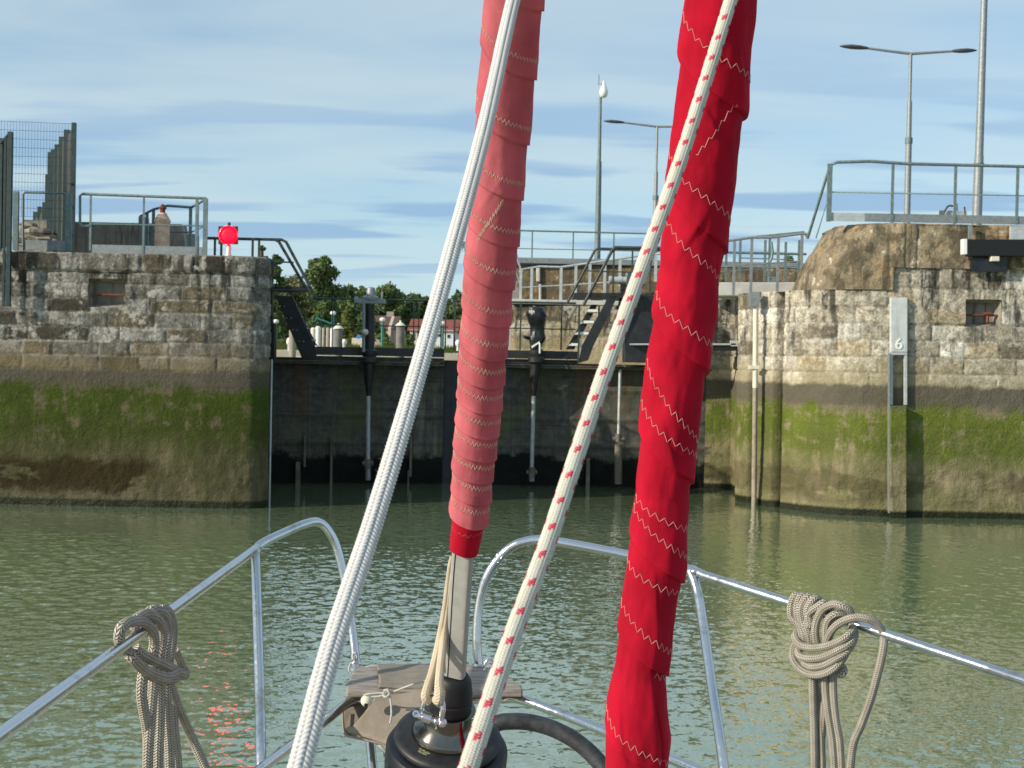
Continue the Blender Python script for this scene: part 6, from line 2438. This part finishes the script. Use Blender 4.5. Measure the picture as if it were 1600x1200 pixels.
turns += [
    [(300, 600, .015), (240, 590, -.01), (215, 640, -.034), (270, 720, -.050), (400, 748, -.054), (560, 725, -.054), (690, 672, -.05), (770, 615, -.036), (815, 560, -.005), (810, 520, .02)],
    [(300, 740, .0), (250, 770, -.024), (270, 835, -.045), (400, 862, -.052), (540, 835, -.052), (660, 775, -.05), (770, 710, -.036), (830, 640, -.012), (835, 590, .015)],
    [(330, 860, -.01), (320, 910, -.036), (400, 945, -.046), (520, 925, -.048), (640, 860, -.046), (740, 790, -.036), (800, 720, -.015), (825, 660, .01)],
    [(250, 680, .02), (205, 740, -.008), (190, 830, -.028), (230, 930, -.038), (330, 1010, -.045), (460, 1030, -.048), (590, 985, -.045), (680, 900, -.034), (740, 810, -.012), (760, 740, .01)],
    [(600, 1010, .0), (670, 1025, -.01), (715, 1005, -.008), (715, 960, .0), (690, 930, .016)],
]
hitch(HR, 'knot_turn', turns, rr, 1210, 900, 6.665, DRr, M['mooring'])
hitch(HR, 'hanging_strand', [
    [(395, 1000, -.012), (398, 1200, -.014), (408, 1500, -.014), (415, 1800, -.014), (418, 2200, -.014)],
    [(465, 1020, .008), (460, 1250, .01), (475, 1500, .008), (490, 1800, .008), (500, 2200, .008)],
    [(525, 1010, -.012), (530, 1200, -.016), (560, 1450, -.016), (600, 1700, -.016), (640, 2200, -.016)],
    [(610, 1000, -.004), (615, 1250, -.006), (640, 1500, -.004), (680, 1750, -.004), (700, 2200, -.004)],
    [(520, 1300, .012), (500, 1600, .012), (480, 1800, .01), (470, 2200, .01)],
], rr, 1210, 900, 6.665, DRr, M['mooring'])


# ------------------------------------------------------------------ the bow of the boat itself, just below the picture
BH = thing('boat_hull', 'white bow of the sailing boat with its teak deck under the pulpit', 'boat', (0, 1, 0))
zd = 1.38
half = [(4.02, 0.03), (3.7, 0.28), (3.2, 0.58), (2.4, 0.95), (1.2, 1.30), (-0.5, 1.62), (-3.0, 1.8)]
cx_ = -0.12
ring = [(cx_ - w_, y_) for y_, w_ in half[::-1]] + [(cx_ + w_, y_) for y_, w_ in half]
b = MB()
b.prism([(x_, y_, zd - .05) for x_, y_ in ring], (0, 0, .05))
b.build('deck', M['teak'], BH)
vs, fs = [], []
n_ = len(ring)
for (z_, kx, ky) in ((zd + .04, 1.0, 1.0), (.7, .93, .965), (0.0, .84, .93), (-.5, .6, .85)):
    vs += [(cx_ + (x_ - cx_) * kx, y_ if y_ < 0 else y_ * ky, z_) for x_, y_ in ring]
for i in range(3):
    for k in range(n_ - 1):
        a = i * n_ + k
        fs.append((a + 1, a, a + n_, a + n_ + 1))
o = MB().add(vs, fs).build('topsides', M['white'], BH, smooth=40)
md = o.modifiers.new('thick', 'SOLIDIFY')
md.thickness = .02


# everything that rises out of the picture goes on up, and what leaves at the bottom reaches the deck
def carry_on(name, P, r, L, mat, root, flat=None):
    """continue the line P beyond its first point for L metres"""
    a, c = Vector(P[0]), Vector(P[8])
    d = (a - c).normalized()
    n = 14
    pts = [a + d * (L * k / n) for k in range(n + 1)]
    pts[0] = a - d * .01
    return MB().tube(pts, [r] * 2 + [r * .9], 24).build(name, mat, root, smooth=60)


for roll, root, mat, nm in ((pk, PK, M['pink_cloth'], 'upper_sail'), (rs, RS, M['red_cloth'], 'upper_sail')):
    yt = -195.0
    c = np.array([np.interp(yt, roll.py, roll.P[:, k]) for k in range(3)])
    c2 = np.array([np.interp(yt + 120, roll.py, roll.P[:, k]) for k in range(3)])
    r = np.interp(yt, [q[0] for q in roll.rad], [q[1] for q in roll.rad]) / 2 / F * c[1]
    o = carry_on(nm, [c] + [c2] * 8, r * .93, 7.5, mat, root)
    at_ = o.data.color_attributes.new('tint', 'FLOAT_COLOR', 'POINT')
    at_.data.foreach_set('color', [1.0] * (4 * len(o.data.vertices)))
for root, top2, low2, r in ((WR, [(842, -140, 1.85), (802, 0, 1.70)], [(440, 1300, .92), (467, 1205, .95)], .0084),
                            (FRp, [(1188, -140, 1.62), (1142, 0, 1.55)], [(700, 1290, .93), (732, 1200, .97)], .0066)):
    for pr, L in ((top2, 7.0), (low2, .85)):
        a, c = W(*pr[0]), W(*pr[1])
        carry_on('rope_end', [a] + [c] * 8, r, L, M['braid_white'], root)
